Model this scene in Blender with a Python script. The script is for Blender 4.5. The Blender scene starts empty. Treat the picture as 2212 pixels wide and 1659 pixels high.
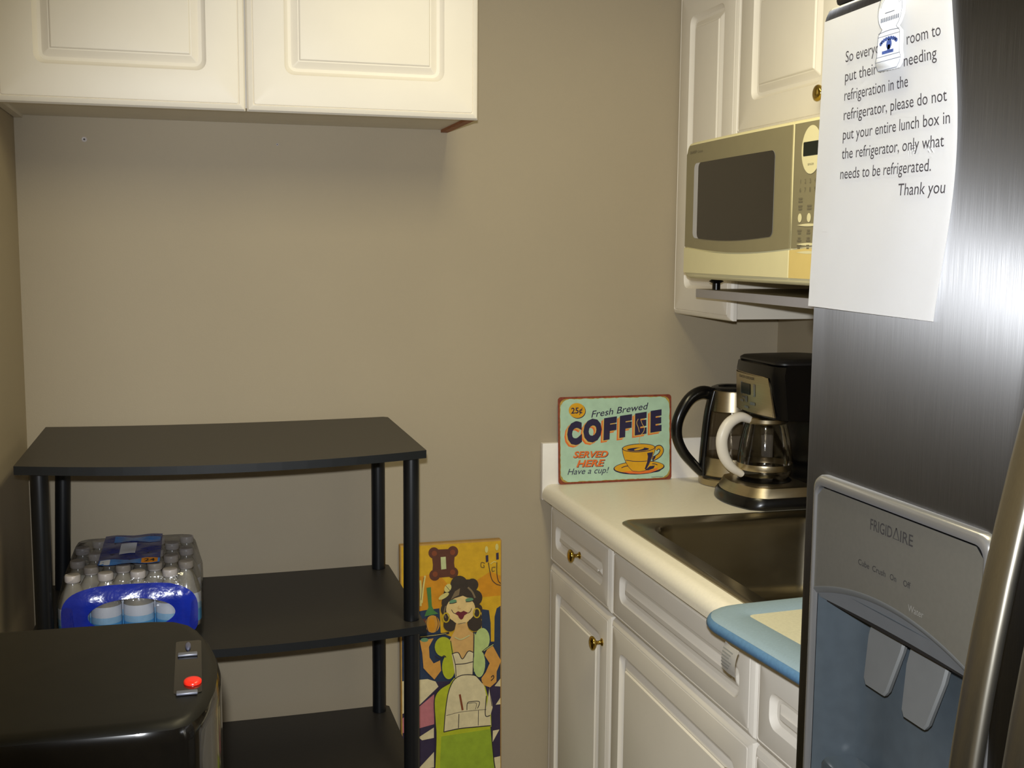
import bpy, bmesh, math, random
from mathutils import Vector, Matrix
random.seed(7)
S = bpy.context.scene
C = S.collection
PI = math.pi

# ------------------------------------------------------------------ camera
def make_camera():
    yaw, pitch, roll, f = .2697, -.1176, .0083, 2471.78
    fw = Vector((math.sin(yaw)*math.cos(pitch), math.cos(yaw)*math.cos(pitch), math.sin(pitch)))
    rt = Vector((math.cos(yaw), -math.sin(yaw), 0)); up = rt.cross(fw)
    r3 = rt*math.cos(roll)+up*math.sin(roll); u3 = up*math.cos(roll)-rt*math.sin(roll)
    cam = bpy.data.cameras.new('camera'); o = bpy.data.objects.new('camera', cam); C.objects.link(o)
    cam.sensor_width = 36; cam.sensor_fit = 'HORIZONTAL'; cam.lens = f/2212*36; cam.clip_start = .02
    m = Matrix((r3, u3, -fw)).transposed().to_4x4(); m.translation = Vector((.3616, -2.6519, 1.4861))
    o.matrix_world = m; S.camera = o
    return o
CAM = make_camera()

# ------------------------------------------------------------------ world, lights, exposure
W = bpy.data.worlds.new('world'); S.world = W; W.use_nodes = True
W.node_tree.nodes['Background'].inputs[0].default_value = (.9, .85, .75, 1)
W.node_tree.nodes['Background'].inputs[1].default_value = .02
S.view_settings.view_transform = 'Standard'; S.view_settings.look = 'None'
S.view_settings.gamma = 1; S.view_settings.use_curve_mapping = False
S.view_settings.exposure = 0.1
def area(name, loc, size, power, col, rot=(0, 0, 0), sy=None):
    l = bpy.data.lights.new(name, 'AREA'); l.energy = power; l.color = col; l.size = size
    if sy: l.shape = 'RECTANGLE'; l.size_y = sy
    o = bpy.data.objects.new(name, l); C.objects.link(o); o.location = loc; o.rotation_euler = rot
    return o
CEIL = 2.32
area('ceiling_lamp_light', (.92, -1.44, 2.255), .20, 14.4, (1, .885, .54), sy=1.1)          # the room's warm ceiling lamp
fl = bpy.data.lights.new('camera_flash_light', 'SPOT'); fl.energy = 108; fl.color = (.93, .96, 1)   # the photographer's flash
fl.shadow_soft_size = .012; fl.spot_size = math.radians(75); fl.spot_blend = .6
flo = bpy.data.objects.new('camera_flash_light', fl); C.objects.link(flo)
flo.matrix_world = CAM.matrix_world @ Matrix.Translation((-.008, .052, .01)) @ Matrix.Rotation(math.radians(-7), 4, 'Y')

# ------------------------------------------------------------------ materials
def lin(c):
    return tuple(((v/255)/12.92 if v/255 <= .04045 else ((v/255+.055)/1.055)**2.4) for v in c)
def mat(name, col, rough=.5, metal=0, noise=0, nscale=30, bump=0, bscale=60, stretch=None, alpha=1, trans=0, ior=1.45,
        coat=0, spec=.5, rnoise=0, aniso=0):
    m = bpy.data.materials.new(name); m.use_nodes = True
    nt = m.node_tree; b = nt.nodes['Principled BSDF']
    c = lin(col)
    b.inputs['Base Color'].default_value = (*c, 1); b.inputs['Roughness'].default_value = rough
    b.inputs['Metallic'].default_value = metal; b.inputs['Alpha'].default_value = alpha
    b.inputs['Transmission Weight'].default_value = trans; b.inputs['IOR'].default_value = ior
    b.inputs['Coat Weight'].default_value = coat; b.inputs['Specular IOR Level'].default_value = spec
    tc = nt.nodes.new('ShaderNodeTexCoord'); mp = nt.nodes.new('ShaderNodeMapping')
    nt.links.new(tc.outputs['Object'], mp.inputs[0])
    if stretch: mp.inputs['Scale'].default_value = stretch
    if noise:
        n = nt.nodes.new('ShaderNodeTexNoise'); n.inputs['Scale'].default_value = nscale; n.inputs['Detail'].default_value = 5
        nt.links.new(mp.outputs[0], n.inputs[0])
        r = nt.nodes.new('ShaderNodeValToRGB')
        r.color_ramp.elements[0].position = .3; r.color_ramp.elements[1].position = .7
        r.color_ramp.elements[0].color = (*[x*(1-noise) for x in c], 1)
        r.color_ramp.elements[1].color = (*[min(1, x*(1+noise)) for x in c], 1)
        nt.links.new(n.outputs[0], r.inputs[0]); nt.links.new(r.outputs[0], b.inputs['Base Color'])
    if bump:
        n2 = nt.nodes.new('ShaderNodeTexNoise'); n2.inputs['Scale'].default_value = bscale; n2.inputs['Detail'].default_value = 3
        nt.links.new(mp.outputs[0], n2.inputs[0])
        bp = nt.nodes.new('ShaderNodeBump'); bp.inputs['Strength'].default_value = bump; bp.inputs['Distance'].default_value = .002
        nt.links.new(n2.outputs[0], bp.inputs['Height']); nt.links.new(bp.outputs[0], b.inputs['Normal'])
    if rnoise:
        n3 = nt.nodes.new('ShaderNodeTexNoise'); n3.inputs['Scale'].default_value = nscale
        nt.links.new(mp.outputs[0], n3.inputs[0])
        mr = nt.nodes.new('ShaderNodeMapRange'); mr.inputs['To Min'].default_value = rough-rnoise; mr.inputs['To Max'].default_value = rough+rnoise
        nt.links.new(n3.outputs[0], mr.inputs[0]); nt.links.new(mr.outputs[0], b.inputs['Roughness'])
    if aniso:
        b.inputs['Anisotropic'].default_value = aniso
        t = nt.nodes.new('ShaderNodeTangent'); t.direction_type = 'RADIAL'; t.axis = 'Z'
        nt.links.new(t.outputs[0], b.inputs['Tangent'])
    return m
M = {}
M['wall'] = mat('tan wall paint', (167, 154.5, 131), .62, noise=.035, nscale=2.2, bump=.12, bscale=260)
M['wall_l'] = mat('tan side wall paint', (167, 154.5, 131), .62, noise=.035, nscale=2.2, bump=.12, bscale=260)
M['ceil'] = mat('ceiling paint', (225, 220, 208), .8, noise=.02, bump=.3, bscale=120)
M['floor'] = mat('vinyl floor', (150, 135, 115), .5, noise=.15, nscale=9)
M['cab'] = mat('white cabinet foil', (238, 232, 220), .45, noise=.012, nscale=14, bump=.02, bscale=200)
M['cabin'] = mat('cabinet box laminate', (225, 218, 203), .5, noise=.02, nscale=20)
M['cabbrown'] = mat('brown cabinet lip', (150, 92, 50), .6, noise=.2, nscale=40, stretch=(1, 1, 8))
M['top'] = mat('cream laminate worktop', (242, 236, 220), .38, noise=.03, nscale=160)
M['splash'] = mat('white laminate upstand', (236, 231, 224), .4, noise=.015, nscale=120)
M['brass'] = mat('polished brass', (186, 158, 80), .16, 1, noise=.05)
M['steel'] = mat('sink steel', (150, 142, 124), .3, 1, noise=.06, nscale=12, stretch=(1, 12, 1), rnoise=.06)
M['fridge'] = mat('brushed stainless door', (128, 128, 129), .41, 1, noise=.05, nscale=14, stretch=(60, 60, 1.0), aniso=1)
def brush(m, k=1.7, sy=3800, sz=16):
    # vertical brushing: the surface tilts at random sideways, streak by streak
    nt = m.node_tree; b = nt.nodes['Principled BSDF']
    tc = nt.nodes.new('ShaderNodeTexCoord'); mp = nt.nodes.new('ShaderNodeMapping'); mp.inputs['Scale'].default_value = (0, sy, sz)
    n = nt.nodes.new('ShaderNodeTexNoise'); n.inputs['Scale'].default_value = 1; n.inputs['Detail'].default_value = 2
    sub_ = nt.nodes.new('ShaderNodeMath'); sub_.operation = 'SUBTRACT'; sub_.inputs[1].default_value = .5
    mul = nt.nodes.new('ShaderNodeMath'); mul.operation = 'MULTIPLY'; mul.inputs[1].default_value = k
    cx = nt.nodes.new('ShaderNodeCombineXYZ'); g = nt.nodes.new('ShaderNodeNewGeometry')
    ad = nt.nodes.new('ShaderNodeVectorMath'); ad.operation = 'ADD'; no = nt.nodes.new('ShaderNodeVectorMath'); no.operation = 'NORMALIZE'
    L = nt.links.new
    L(tc.outputs['Object'], mp.inputs[0]); L(mp.outputs[0], n.inputs[0]); L(n.outputs[0], sub_.inputs[0]); L(sub_.outputs[0], mul.inputs[0])
    L(mul.outputs[0], cx.inputs[1]); L(g.outputs['Normal'], ad.inputs[0]); L(cx.outputs[0], ad.inputs[1]); L(ad.outputs[0], no.inputs[0]); L(no.outputs[0], b.inputs['Normal'])
brush(M['fridge'])
M['fridge_h'] = mat('stainless handle', (168, 163, 150), .34, 1, noise=.04, nscale=14, stretch=(60, 60, 1))
M['fridge_b'] = mat('grey fridge cabinet', (70, 70, 70), .5, noise=.05, bump=.1, bscale=300)
M['gasket'] = mat('dark door gasket', (22, 20, 19), .6, noise=.1)
M['dframe'] = mat('satin grey dispenser plastic', (118, 115, 106), .3, .5, noise=.03, nscale=200)
M['drim'] = mat('silver dispenser trim', (150, 149, 148), .22, .7, noise=.03)
M['drec'] = mat('blue grey dispenser recess', (62, 69, 74), .25, noise=.06, nscale=60)
M['dhood'] = mat('grey dispenser hood', (96, 98, 100), .4, noise=.04)
M['paddle'] = mat('grey dispenser paddle', (92, 93, 92), .4, noise=.04)
M['ink'] = mat('dark grey print', (48, 46, 46), .6, noise=.05)
M['dimprint'] = mat('faint grey print', (136, 134, 128), .4, .3, noise=.03)
M['inkblack'] = mat('black print ink', (58, 54, 60), .7, noise=.05)
M['inklight'] = mat('pale print', (150, 150, 146), .5, noise=.05)
M['paper'] = mat('white printer paper', (250, 250, 252), .85, noise=.012, nscale=8)
M['magnet'] = mat('white plastic magnet', (236, 238, 240), .35, noise=.01)
M['magline'] = mat('grey magnet outline', (105, 112, 130), .5, noise=.05)
M['magblue'] = mat('blue magnet print', (62, 84, 150), .5, noise=.35, nscale=400)
M['black'] = mat('black shelf laminate', (50, 47, 43), .45, noise=.12, nscale=90, stretch=(1, 6, 1))
M['blackedge'] = mat('black edge band', (17, 20, 23), .45, noise=.1)
M['rawboard'] = mat('raw particle board', (120, 92, 48), .8, noise=.25, nscale=150)
M['post'] = mat('black plastic tube', (15, 17, 20), .36, noise=.1)
M['cooler'] = mat('gloss black plastic', (17, 15, 12), .12, noise=.1, nscale=50, coat=.3)
M['coolertop'] = mat('satin black plastic top', (18, 17, 14), .4, noise=.1, nscale=50, spec=.2)
M['red'] = mat('red button', (225, 40, 25), .25, noise=.08)
M['bluebtn'] = mat('dull blue button', (70, 72, 92), .3, noise=.05)
M['silver'] = mat('silver plastic bar', (96, 98, 108), .35, .3, noise=.05)
M['mw'] = mat('cream appliance plastic', (228, 220, 176), .38, noise=.015)
M['mwyel'] = mat('yellowed cream plastic', (224, 200, 128), .4, noise=.02)
M['mwgrey'] = mat('champagne door paint', (150, 142, 112), .4, .25, noise=.02)
M['mwglass'] = mat('dark oven glass', (50, 46, 40), .2, noise=.12, nscale=300)
M['mwsheen'] = mat('pale bevel reflection', (190, 190, 196), .3, noise=.03)
M['lcd'] = mat('dark display', (30, 36, 30), .2, noise=.08)
M['mwink'] = mat('brown grey key print', (114, 106, 84), .6, noise=.05)
M['shelfboard'] = mat('grey white shelf board', (196, 192, 192), .5, noise=.02)
M['cmblack'] = mat('black coffee maker plastic', (14, 13, 13), .25, noise=.1)
M['cmsteel'] = mat('brushed steel panel', (190, 176, 146), .32, 1, noise=.05, nscale=20, stretch=(1, 1, 30))
M['cmlid'] = mat('dark grey lid', (34, 32, 31), .4, noise=.1)
M['white'] = mat('white handle plastic', (226, 220, 210), .35, noise=.015)
M['dark'] = mat('dark void', (8, 8, 9), .5, noise=.1)
M['tagcloth'] = mat('white cloth tag', (232, 228, 220), .8, noise=.03, nscale=200)
M['mat'] = mat('pale blue foam mat', (136, 158, 174), .6, noise=.12, nscale=260, bump=.1, bscale=300, stretch=(1, 8, 1))
M['matedge'] = mat('deeper blue binding', (84, 122, 158), .5, noise=.1, nscale=200)
M['matcream'] = mat('cream mat centre', (200, 196, 172), .6, noise=.06, nscale=200)
M['rust'] = mat('rusty sign edge', (128, 58, 34), .6, noise=.3, nscale=120)
M['rustlight'] = mat('ochre rust', (168, 140, 62), .6, noise=.25, nscale=160)
M['mint'] = mat('mint green enamel', (172, 202, 178), .4, noise=.07, nscale=45)
M['navy'] = mat('navy enamel', (42, 36, 66), .45, noise=.08)
M['orange'] = mat('orange enamel', (222, 112, 44), .45, noise=.08)
M['gold'] = mat('mustard enamel', (212, 158, 30), .45, noise=.08)
M['palegold'] = mat('pale gold enamel', (208, 168, 92), .45, noise=.08)
M['lettershadow'] = mat('grey blue lettering', (60, 64, 84), .5, noise=.08)
def glass(name, col, t, rough=.05):
    # thin walled clear plastic or glass: see-through with a mirror sheen
    m = bpy.data.materials.new(name); m.use_nodes = True; nt = m.node_tree
    for n in list(nt.nodes):
        if n.type != 'OUTPUT_MATERIAL': nt.nodes.remove(n)
    out = [n for n in nt.nodes if n.type == 'OUTPUT_MATERIAL'][0]
    tr = nt.nodes.new('ShaderNodeBsdfTransparent'); tr.inputs[0].default_value = (*[x*t for x in col], 1)
    gl = nt.nodes.new('ShaderNodeBsdfGlossy'); gl.inputs['Roughness'].default_value = rough
    fr = nt.nodes.new('ShaderNodeLayerWeight'); fr.inputs[0].default_value = .25
    tc = nt.nodes.new('ShaderNodeTexCoord')
    n2 = nt.nodes.new('ShaderNodeTexNoise'); n2.inputs['Scale'].default_value = 70; n2.inputs['Detail'].default_value = 2
    nt.links.new(tc.outputs['Object'], n2.inputs[0])
    bp = nt.nodes.new('ShaderNodeBump'); bp.inputs['Strength'].default_value = .5 if 'film' in name else .04
    bp.inputs['Distance'].default_value = .004
    nt.links.new(n2.outputs[0], bp.inputs['Height']); nt.links.new(bp.outputs[0], gl.inputs['Normal'])
    mx = nt.nodes.new('ShaderNodeMixShader')
    ma = nt.nodes.new('ShaderNodeMath'); ma.operation = 'MULTIPLY_ADD'; ma.inputs[1].default_value = .6; ma.inputs[2].default_value = .05
    nt.links.new(fr.outputs['Fresnel'], ma.inputs[0]); nt.links.new(ma.outputs[0], mx.inputs[0])
    nt.links.new(tr.outputs[0], mx.inputs[1]); nt.links.new(gl.outputs[0], mx.inputs[2]); nt.links.new(mx.outputs[0], out.inputs[0])
    return m
M['film'] = glass('clear shrink film', (.97, .98, 1), .95, .12)
M['carafe'] = glass('smoked carafe glass', (.8, .78, .75), .8)
M['kglass'] = glass('kettle glass', (.88, .84, .78), .78)
M['pet'] = mat('clear water bottle plastic', (150, 144, 132), .18, noise=.08, nscale=60, alpha=1)
M['cap'] = mat('white bottle cap', (196, 188, 184), .35, noise=.03)
M['blabel'] = mat('light blue bottle label', (86, 160, 214), .35, noise=.25, nscale=35)
M['blabel2'] = mat('pale blue bottle label', (150, 190, 220), .35, noise=.15, nscale=35)
M['bluefilm'] = mat('royal blue printed film', (24, 44, 158), .2, noise=.12, nscale=40, bump=.5, bscale=70, coat=.4)
M['darkbluefilm'] = mat('dark blue printed film', (24, 44, 124), .25, noise=.3, nscale=40, bump=.4, bscale=60)
M['lightbluefilm'] = mat('light blue printed film', (62, 128, 206), .25, noise=.3, nscale=40, bump=.4, bscale=60)
M['badge'] = mat('orange count badge', (226, 142, 30), .4, noise=.08)
M['whiteprint'] = mat('white film print', (206, 210, 220), .4, noise=.06)

# ------------------------------------------------------------------ mesh helpers
def finish(name, bm, mats, parent=None, smooth=35):
    bmesh.ops.recalc_face_normals(bm, faces=bm.faces)
    me = bpy.data.meshes.new(name); bm.to_mesh(me); bm.free()
    if not isinstance(mats, (list, tuple)): mats = [mats]
    for m in mats: me.materials.append(m)
    if smooth:
        for p in me.polygons: p.use_smooth = True
        me.set_sharp_from_angle(angle=math.radians(smooth))
    o = bpy.data.objects.new(name, me); C.objects.link(o)
    if parent:
        o.parent = parent
        o.matrix_parent_inverse = Matrix.Translation(-world_loc(parent))
    return o
def world_loc(o):
    v = Vector(o.location)
    return v if not o.parent else v   # parts keep their origin at zero, so only a thing's Empty shifts
def thing(name, label, cat, loc=(0, 0, 0), group=None):
    o = bpy.data.objects.new(name, None); C.objects.link(o); o.location = loc; o.empty_display_size = .05
    return tag(o, label, cat, group)
def tag(o, label, cat, group=None):
    o['label'] = label; o['category'] = cat
    if group: o['group'] = group
    return o
def struct(name, bm, m):
    o = finish(name, bm, m); o['kind'] = 'structure'; return o
def sub(name, bm, m, parent, smooth=35):
    o = finish(name, bm, m, None, smooth); o.parent = parent; return o
def box(bm, x0, x1, y0, y1, z0, z1, bev=0, mi=0, seg=2):
    x0, x1 = min(x0, x1), max(x0, x1); y0, y1 = min(y0, y1), max(y0, y1); z0, z1 = min(z0, z1), max(z0, z1)
    r = bmesh.ops.create_cube(bm, size=1)
    for v in r['verts']:
        v.co = Vector(((x0+x1)/2+v.co.x*(x1-x0), (y0+y1)/2+v.co.y*(y1-y0), (z0+z1)/2+v.co.z*(z1-z0)))
    fs = set(f for v in r['verts'] for f in v.link_faces)
    for f in fs: f.material_index = mi
    if bev:
        es = list(set(e for v in r['verts'] for e in v.link_edges))
        res = bmesh.ops.bevel(bm, geom=es, offset=bev, segments=seg, affect='EDGES', profile=.5)
        for f in res['faces']: f.material_index = mi
def loft(bm, loops, close=True, cap0=True, cap1=True, mi=0):
    rows = [[bm.verts.new(p) for p in l] for l in loops]
    n = len(rows[0])
    for a, b in zip(rows, rows[1:]):
        for i in range(n if close else n-1):
            j = (i+1) % n
            try: bm.faces.new((a[i], a[j], b[j], b[i])).material_index = mi
            except ValueError: pass
    if cap0: bm.faces.new(rows[0][::-1]).material_index = mi
    if cap1: bm.faces.new(rows[-1]).material_index = mi
    return rows
def lathe(bm, prof, c=(0, 0, 0), n=28, mi=0, axis='Z', cap0=True, cap1=True):
    def P(r, h, a):
        x, y = r*math.cos(a), r*math.sin(a)
        if axis == 'Z': return (c[0]+x, c[1]+y, c[2]+h)
        if axis == 'X': return (c[0]+h, c[1]+x, c[2]+y)
        return (c[0]+x, c[1]+h, c[2]+y)
    return loft(bm, [[P(max(r, 1e-5), h, 2*PI*k/n) for k in range(n)] for r, h in prof], cap0=cap0, cap1=cap1, mi=mi)
def tube(bm, pts, rad, n=12, mi=0, flat=None):
    pts = [Vector(p) for p in pts]; loops = []
    up = Vector((0, 0, 1)); prev = None
    for i, p in enumerate(pts):
        t = (pts[min(i+1, len(pts)-1)]-pts[max(i-1, 0)]).normalized()
        if prev is None:
            a = up if abs(t.z) < .9 else Vector((0, 1, 0))
            s = t.cross(a).normalized()
        else:
            s = (prev-t*prev.dot(t)).normalized()
        prev = s; q = t.cross(s)
        r = rad[i] if isinstance(rad, list) else rad
        ra, rb = (r, r) if not isinstance(r, tuple) else r
        loops.append([p+s*ra*math.cos(2*PI*k/n)+q*rb*math.sin(2*PI*k/n) for k in range(n)])
    loft(bm, loops, mi=mi)
def rrect(x0, x1, y0, y1, r, n=5):
    """2D rounded rectangle, counter-clockwise; 4*(n+1) points"""
    r = max(min(r, (x1-x0)/2-1e-4, (y1-y0)/2-1e-4), 2e-4); out = []
    for cx, cy, a0 in ((x1-r, y1-r, 0), (x0+r, y1-r, PI/2), (x0+r, y0+r, PI), (x1-r, y0+r, 1.5*PI)):
        for k in range(n+1):
            a = a0+PI/2*k/n; out.append((cx+r*math.cos(a), cy+r*math.sin(a)))
    return out
def spline(pts, n=6):
    pts = [Vector(p) for p in pts]; out = []
    for i in range(len(pts)-1):
        p0, p1, p2, p3 = pts[max(i-1, 0)], pts[i], pts[i+1], pts[min(i+2, len(pts)-1)]
        for k in range(n):
            t = k/n
            out.append(.5*((2*p1)+(p2-p0)*t+(2*p0-5*p1+4*p2-p3)*t*t+(3*p1-p0-3*p2+p3)*t**3))
    out.append(pts[-1]); return out
# face frames: (u right, v up, w outwards) seen from in front
def back_frame(x, y, z): return lambda u, v, w=0: (x+u, y-w, z+v)
def right_frame(x, y, z): return lambda u, v, w=0: (x-w, y-u, z+v)
def panel_front(bm, F, w, h, stile=.074, th=.019, mi=0):
    """routed raised-panel door or drawer front"""
    s = stile
    prof = [(0, -th, .001), (0, -.011, .001), (.003, -.005, .002), (.009, -.001, .003), (.0112, -.0004, .004), (.0125, -.0026, .004),
            (.0138, -.0004, .004), (.015, 0, .004), (s, 0, .019), (s+.003, -.005, .018), (s+.008, -.0094, .016), (s+.014, -.0104, .013),
            (s+.016, -.0096, .004), (s+.027, -.0034, .002), (s+.029, -.0034, .002), (s+.0315, -.0004, .001), (s+.033, 0, .001)]
    loops = []
    for d, z, r in prof:
        loops.append([F(x, y, z) for x, y in rrect(d, w-d, d, h-d, r)])
    loft(bm, loops, mi=mi)
def knob(F, u, v, parent):
    bm = bmesh.new()
    prof = [(.0085, 0), (.0085, .0015), (.006, .003), (.0042, .006), (.004, .011), (.0055, .014), (.0105, .016), (.0145, .0195),
            (.0155, .0225), (.0142, .0255), (.010, .0275), (.005, .0285), (.0005, .0288)]
    n = 24
    loft(bm, [[F(u+r*math.cos(2*PI*k/n), v+r*math.sin(2*PI*k/n), h) for k in range(n)] for r, h in prof])
    return sub('knob', bm, M['brass'], parent, 50)
# ---- lettering
def text2d(s, size=1, bold=0, shear=0, spacing=1):
    cu = bpy.data.curves.new('t', 'FONT'); cu.body = s; cu.size = size; cu.offset = bold; cu.shear = shear; cu.space_character = spacing
    cu.resolution_u = 3
    o = bpy.data.objects.new('t', cu); C.objects.link(o)
    me = bpy.data.meshes.new_from_object(o.evaluated_get(bpy.context.evaluated_depsgraph_get()))
    vs = [(v.co.x, v.co.y) for v in me.vertices]; fs = [tuple(p.vertices) for p in me.polygons]
    bpy.data.objects.remove(o); bpy.data.meshes.remove(me); bpy.data.curves.remove(cu)
    return vs, fs
def put_text(bm, s, F, u, v, width=None, height=.01, mi=0, bold=0, shear=0, align='L', w=0, rot=0, spacing=1, slant=0):
    vs, fs = text2d(s, 1, bold, shear, spacing)
    if not vs: return
    x0, x1 = min(p[0] for p in vs), max(p[0] for p in vs)
    k = height/.73                                            # height = that of a capital letter
    kx = (width/(x1-x0)) if width else k
    off = {'L': 0, 'C': -(x1-x0)/2, 'R': -(x1-x0)}[align]
    bv = []
    for x, y in vs:
        X, Y = (x-x0+off)*kx, y*k
        Y += X*slant
        cs, sn = math.cos(rot), math.sin(rot)
        bv.append(bm.verts.new(F(u+X*cs-Y*sn, v+X*sn+Y*cs, w)))
    for f in fs:
        try: bm.faces.new([bv[i] for i in f]).material_index = mi
        except ValueError: pass
def poly(bm, F, pts, w, mi):
    try: bm.faces.new([bm.verts.new(F(x, y, w)) for x, y in pts]).material_index = mi
    except ValueError: pass
def ell(cx, cy, rx, ry, n=24, rot=0):
    return [(cx+rx*math.cos(2*PI*k/n)*math.cos(rot)-ry*math.sin(2*PI*k/n)*math.sin(rot),
             cy+rx*math.cos(2*PI*k/n)*math.sin(rot)+ry*math.sin(2*PI*k/n)*math.cos(rot)) for k in range(n)]
def stroke(bm, F, pts, wd, w, mi, curve=True):
    P = spline([(x, y, 0) for x, y in pts], 5) if curve and len(pts) > 2 else [Vector((x, y, 0)) for x, y in pts]
    L, R = [], []
    for i, p in enumerate(P):
        t = (P[min(i+1, len(P)-1)]-P[max(i-1, 0)]); t.normalize(); q = Vector((-t.y, t.x, 0))*wd/2
        L.append(bm.verts.new(F((p+q).x, (p+q).y, w))); R.append(bm.verts.new(F((p-q).x, (p-q).y, w)))
    for i in range(len(P)-1):
        bm.faces.new((L[i], L[i+1], R[i+1], R[i])).material_index = mi

# ------------------------------------------------------------------ room shell
RW = 1.803; YF = -4.3
def slab(name, m, *a):
    bm = bmesh.new(); box(bm, *a); return struct(name, bm, m)
slab('wall_back', M['wall'], -.1, RW+.1, 0, .1, 0, CEIL)
slab('wall_left', M['wall_l'], -.1, 0, YF, 0, 0, CEIL)
slab('wall_right', M['wall'], RW, RW+.1, YF, 0, 0, CEIL)
slab('wall_front', M['wall'], -.1, RW+.1, YF-.1, YF, 0, CEIL)
slab('floor', M['floor'], -.1, RW+.1, YF-.1, .1, -.1, 0)
slab('ceiling', M['ceil'], -.1, RW+.1, YF-.1, .1, CEIL, CEIL+.1)
def anchor(x, z, r, label):
    bm = bmesh.new(); lathe(bm, [(r*.35, -.004), (r*.35, .0006), (r*.8, .0012), (r, .0004), (r, -.001)], (x, 0, z), 14, axis='Y')
    for v in bm.verts: v.co.y = -v.co.y
    o = finish('wall_anchor', bm, M['cap']); tag(o, label, 'wall anchor')
    bm = bmesh.new(); lathe(bm, [(r*.33, 0), (r*.33, .0008)], (x, -.0012, z), 12, axis='Y')
    sub('screw_hole', bm, M['dark'], o)
anchor(.1388, 1.7116, .0058, 'small white screw anchor in the tan wall under the left cabinet door')
anchor(.5452, 1.7137, .003, 'tiny paint-filled screw anchor in the tan wall under the right cabinet door')

# ------------------------------------------------------------------ wall cabinets over the shelf
ZC = 1.7524; DL = .298; ZT = 2.10
def left_cabinet():
    t = thing('wall_cabinet', 'wide white two-door wall cabinet above the black shelf unit', 'cabinet', (.47, -.14, ZC))
    bm = bmesh.new()
    x0, x1, y0, y1 = .002, .934, -(DL-.021), -.001
    box(bm, x0, x1, y0, y1, ZC+.006, ZT)
    box(bm, x0, x0+.016, y0, y1, ZC, ZC+.01); box(bm, x1-.016, x1, y0, y1, ZC, ZC+.01, mi=1)  # right bottom lip coloured brown, left one plain
    finish('body', bm, [M['cabin'], M['cabbrown']], t, 30)
    mid = .4662
    for a, b in ((.006, mid-.0015), (mid+.0015, .936)):
        bm = bmesh.new(); panel_front(bm, back_frame(a, -DL, ZC-.001), b-a, ZT-ZC, .073)
        finish('door', bm, M['cab'], t, 25)
left_cabinet()

# ------------------------------------------------------------------ wall cabinets on the right
XU = 1.507; ZU = 1.329; ZM = 1.732
def narrow_cabinet():
    t = thing('wall_cabinet', 'tall narrow white wall cabinet in the corner behind the microwave', 'cabinet', (1.65, -.16, ZU))
    bm = bmesh.new(); box(bm, XU+.021, RW-.001, -.318, -.002, ZU+.004, ZT)
    finish('body', bm, M['cabin'], t, 30)
    bm = bmesh.new(); panel_front(bm, right_frame(XU, -.003, ZU), .317, ZT-ZU, .066); finish('door', bm, M['cab'], t, 25)
narrow_cabinet()
def micro_cabinet():
    t = thing('wall_cabinet', 'short white wall cabinet with a brass knob above the microwave', 'cabinet', (1.65, -.75, ZM))
    bm = bmesh.new(); box(bm, XU+.021, RW-.001, -1.18, -.3215, ZM+.004, ZT)
    finish('body', bm, M['cabin'], t, 30)
    for a, b, k in ((.3225, .745, .382), (.749, 1.178, .04)):
        F = right_frame(XU, -a, ZM); bm = bmesh.new(); panel_front(bm, F, b-a, ZT-ZM, .07)
        d = finish('door', bm, M['cab'], t, 25)
        knob(F, k, .0465, d)
micro_cabinet()
def micro_shelf():
    bm = bmesh.new(); box(bm, 1.415, RW-.001, -1.17, -.3415, 1.3845, 1.4027, .0012)
    o = finish('microwave_shelf', bm, M['shelfboard'])
    tag(o, 'grey white shelf board carrying the microwave', 'shelf')
micro_shelf()

# ------------------------------------------------------------------ base cabinets
XB = 1.192; ZD = .714
def base_unit(y0, y1, label, kn_dr, kn_door):
    t = thing('base_cabinet', label, 'cabinet', (1.5, -(y0+y1)/2, 0))
    bm = bmesh.new(); xf = XB+.021
    box(bm, xf, RW-.001, -y0-.018, -y0-.001, .1, .875); box(bm, xf, RW-.001, -y1+.001, -y1+.018, .1, .875)
    box(bm, RW-.012, RW-.002, -y1+.019, -y0-.019, .1, .72); box(bm, xf, RW-.012, -y1+.019, -y0-.019, .1, .118)
    box(bm, xf, xf+.018, -y1+.019, -y0-.019, .845, .875); box(bm, xf, xf+.018, -y1+.019, -y0-.019, ZD-.03, ZD+.012)
    box(bm, xf+.05, xf+.065, -y1+.002, -y0-.002, 0, .1)
    finish('body', bm, M['cabin'], t, 30)
    w = y1-y0-.005
    F = right_frame(XB, -y0-.0025, ZD+.002); bm = bmesh.new(); panel_front(bm, F, w, .868-ZD-.002, .047)
    d = finish('drawer', bm, M['cab'], t, 25)
    if kn_dr is not None: knob(F, kn_dr-y0-.0025, .077, d)
    F = right_frame(XB, -y0-.0025, .112); bm = bmesh.new(); panel_front(bm, F, w, ZD-.002-.112, .055)
    d = finish('door', bm, M['cab'], t, 25)
    knob(F, kn_door-y0-.0025, .53, d)
base_unit(.008, .4425, 'white base cabinet in the corner beside the painting, with drawer and door', .240, .397)
base_unit(.4445, 1.0875, 'wide white sink base cabinet in the middle of the lower row', None, 1.05)
base_unit(1.0895, 1.495, 'white base cabinet next to the refrigerator, mostly hidden by it', 1.29, 1.13)

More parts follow.
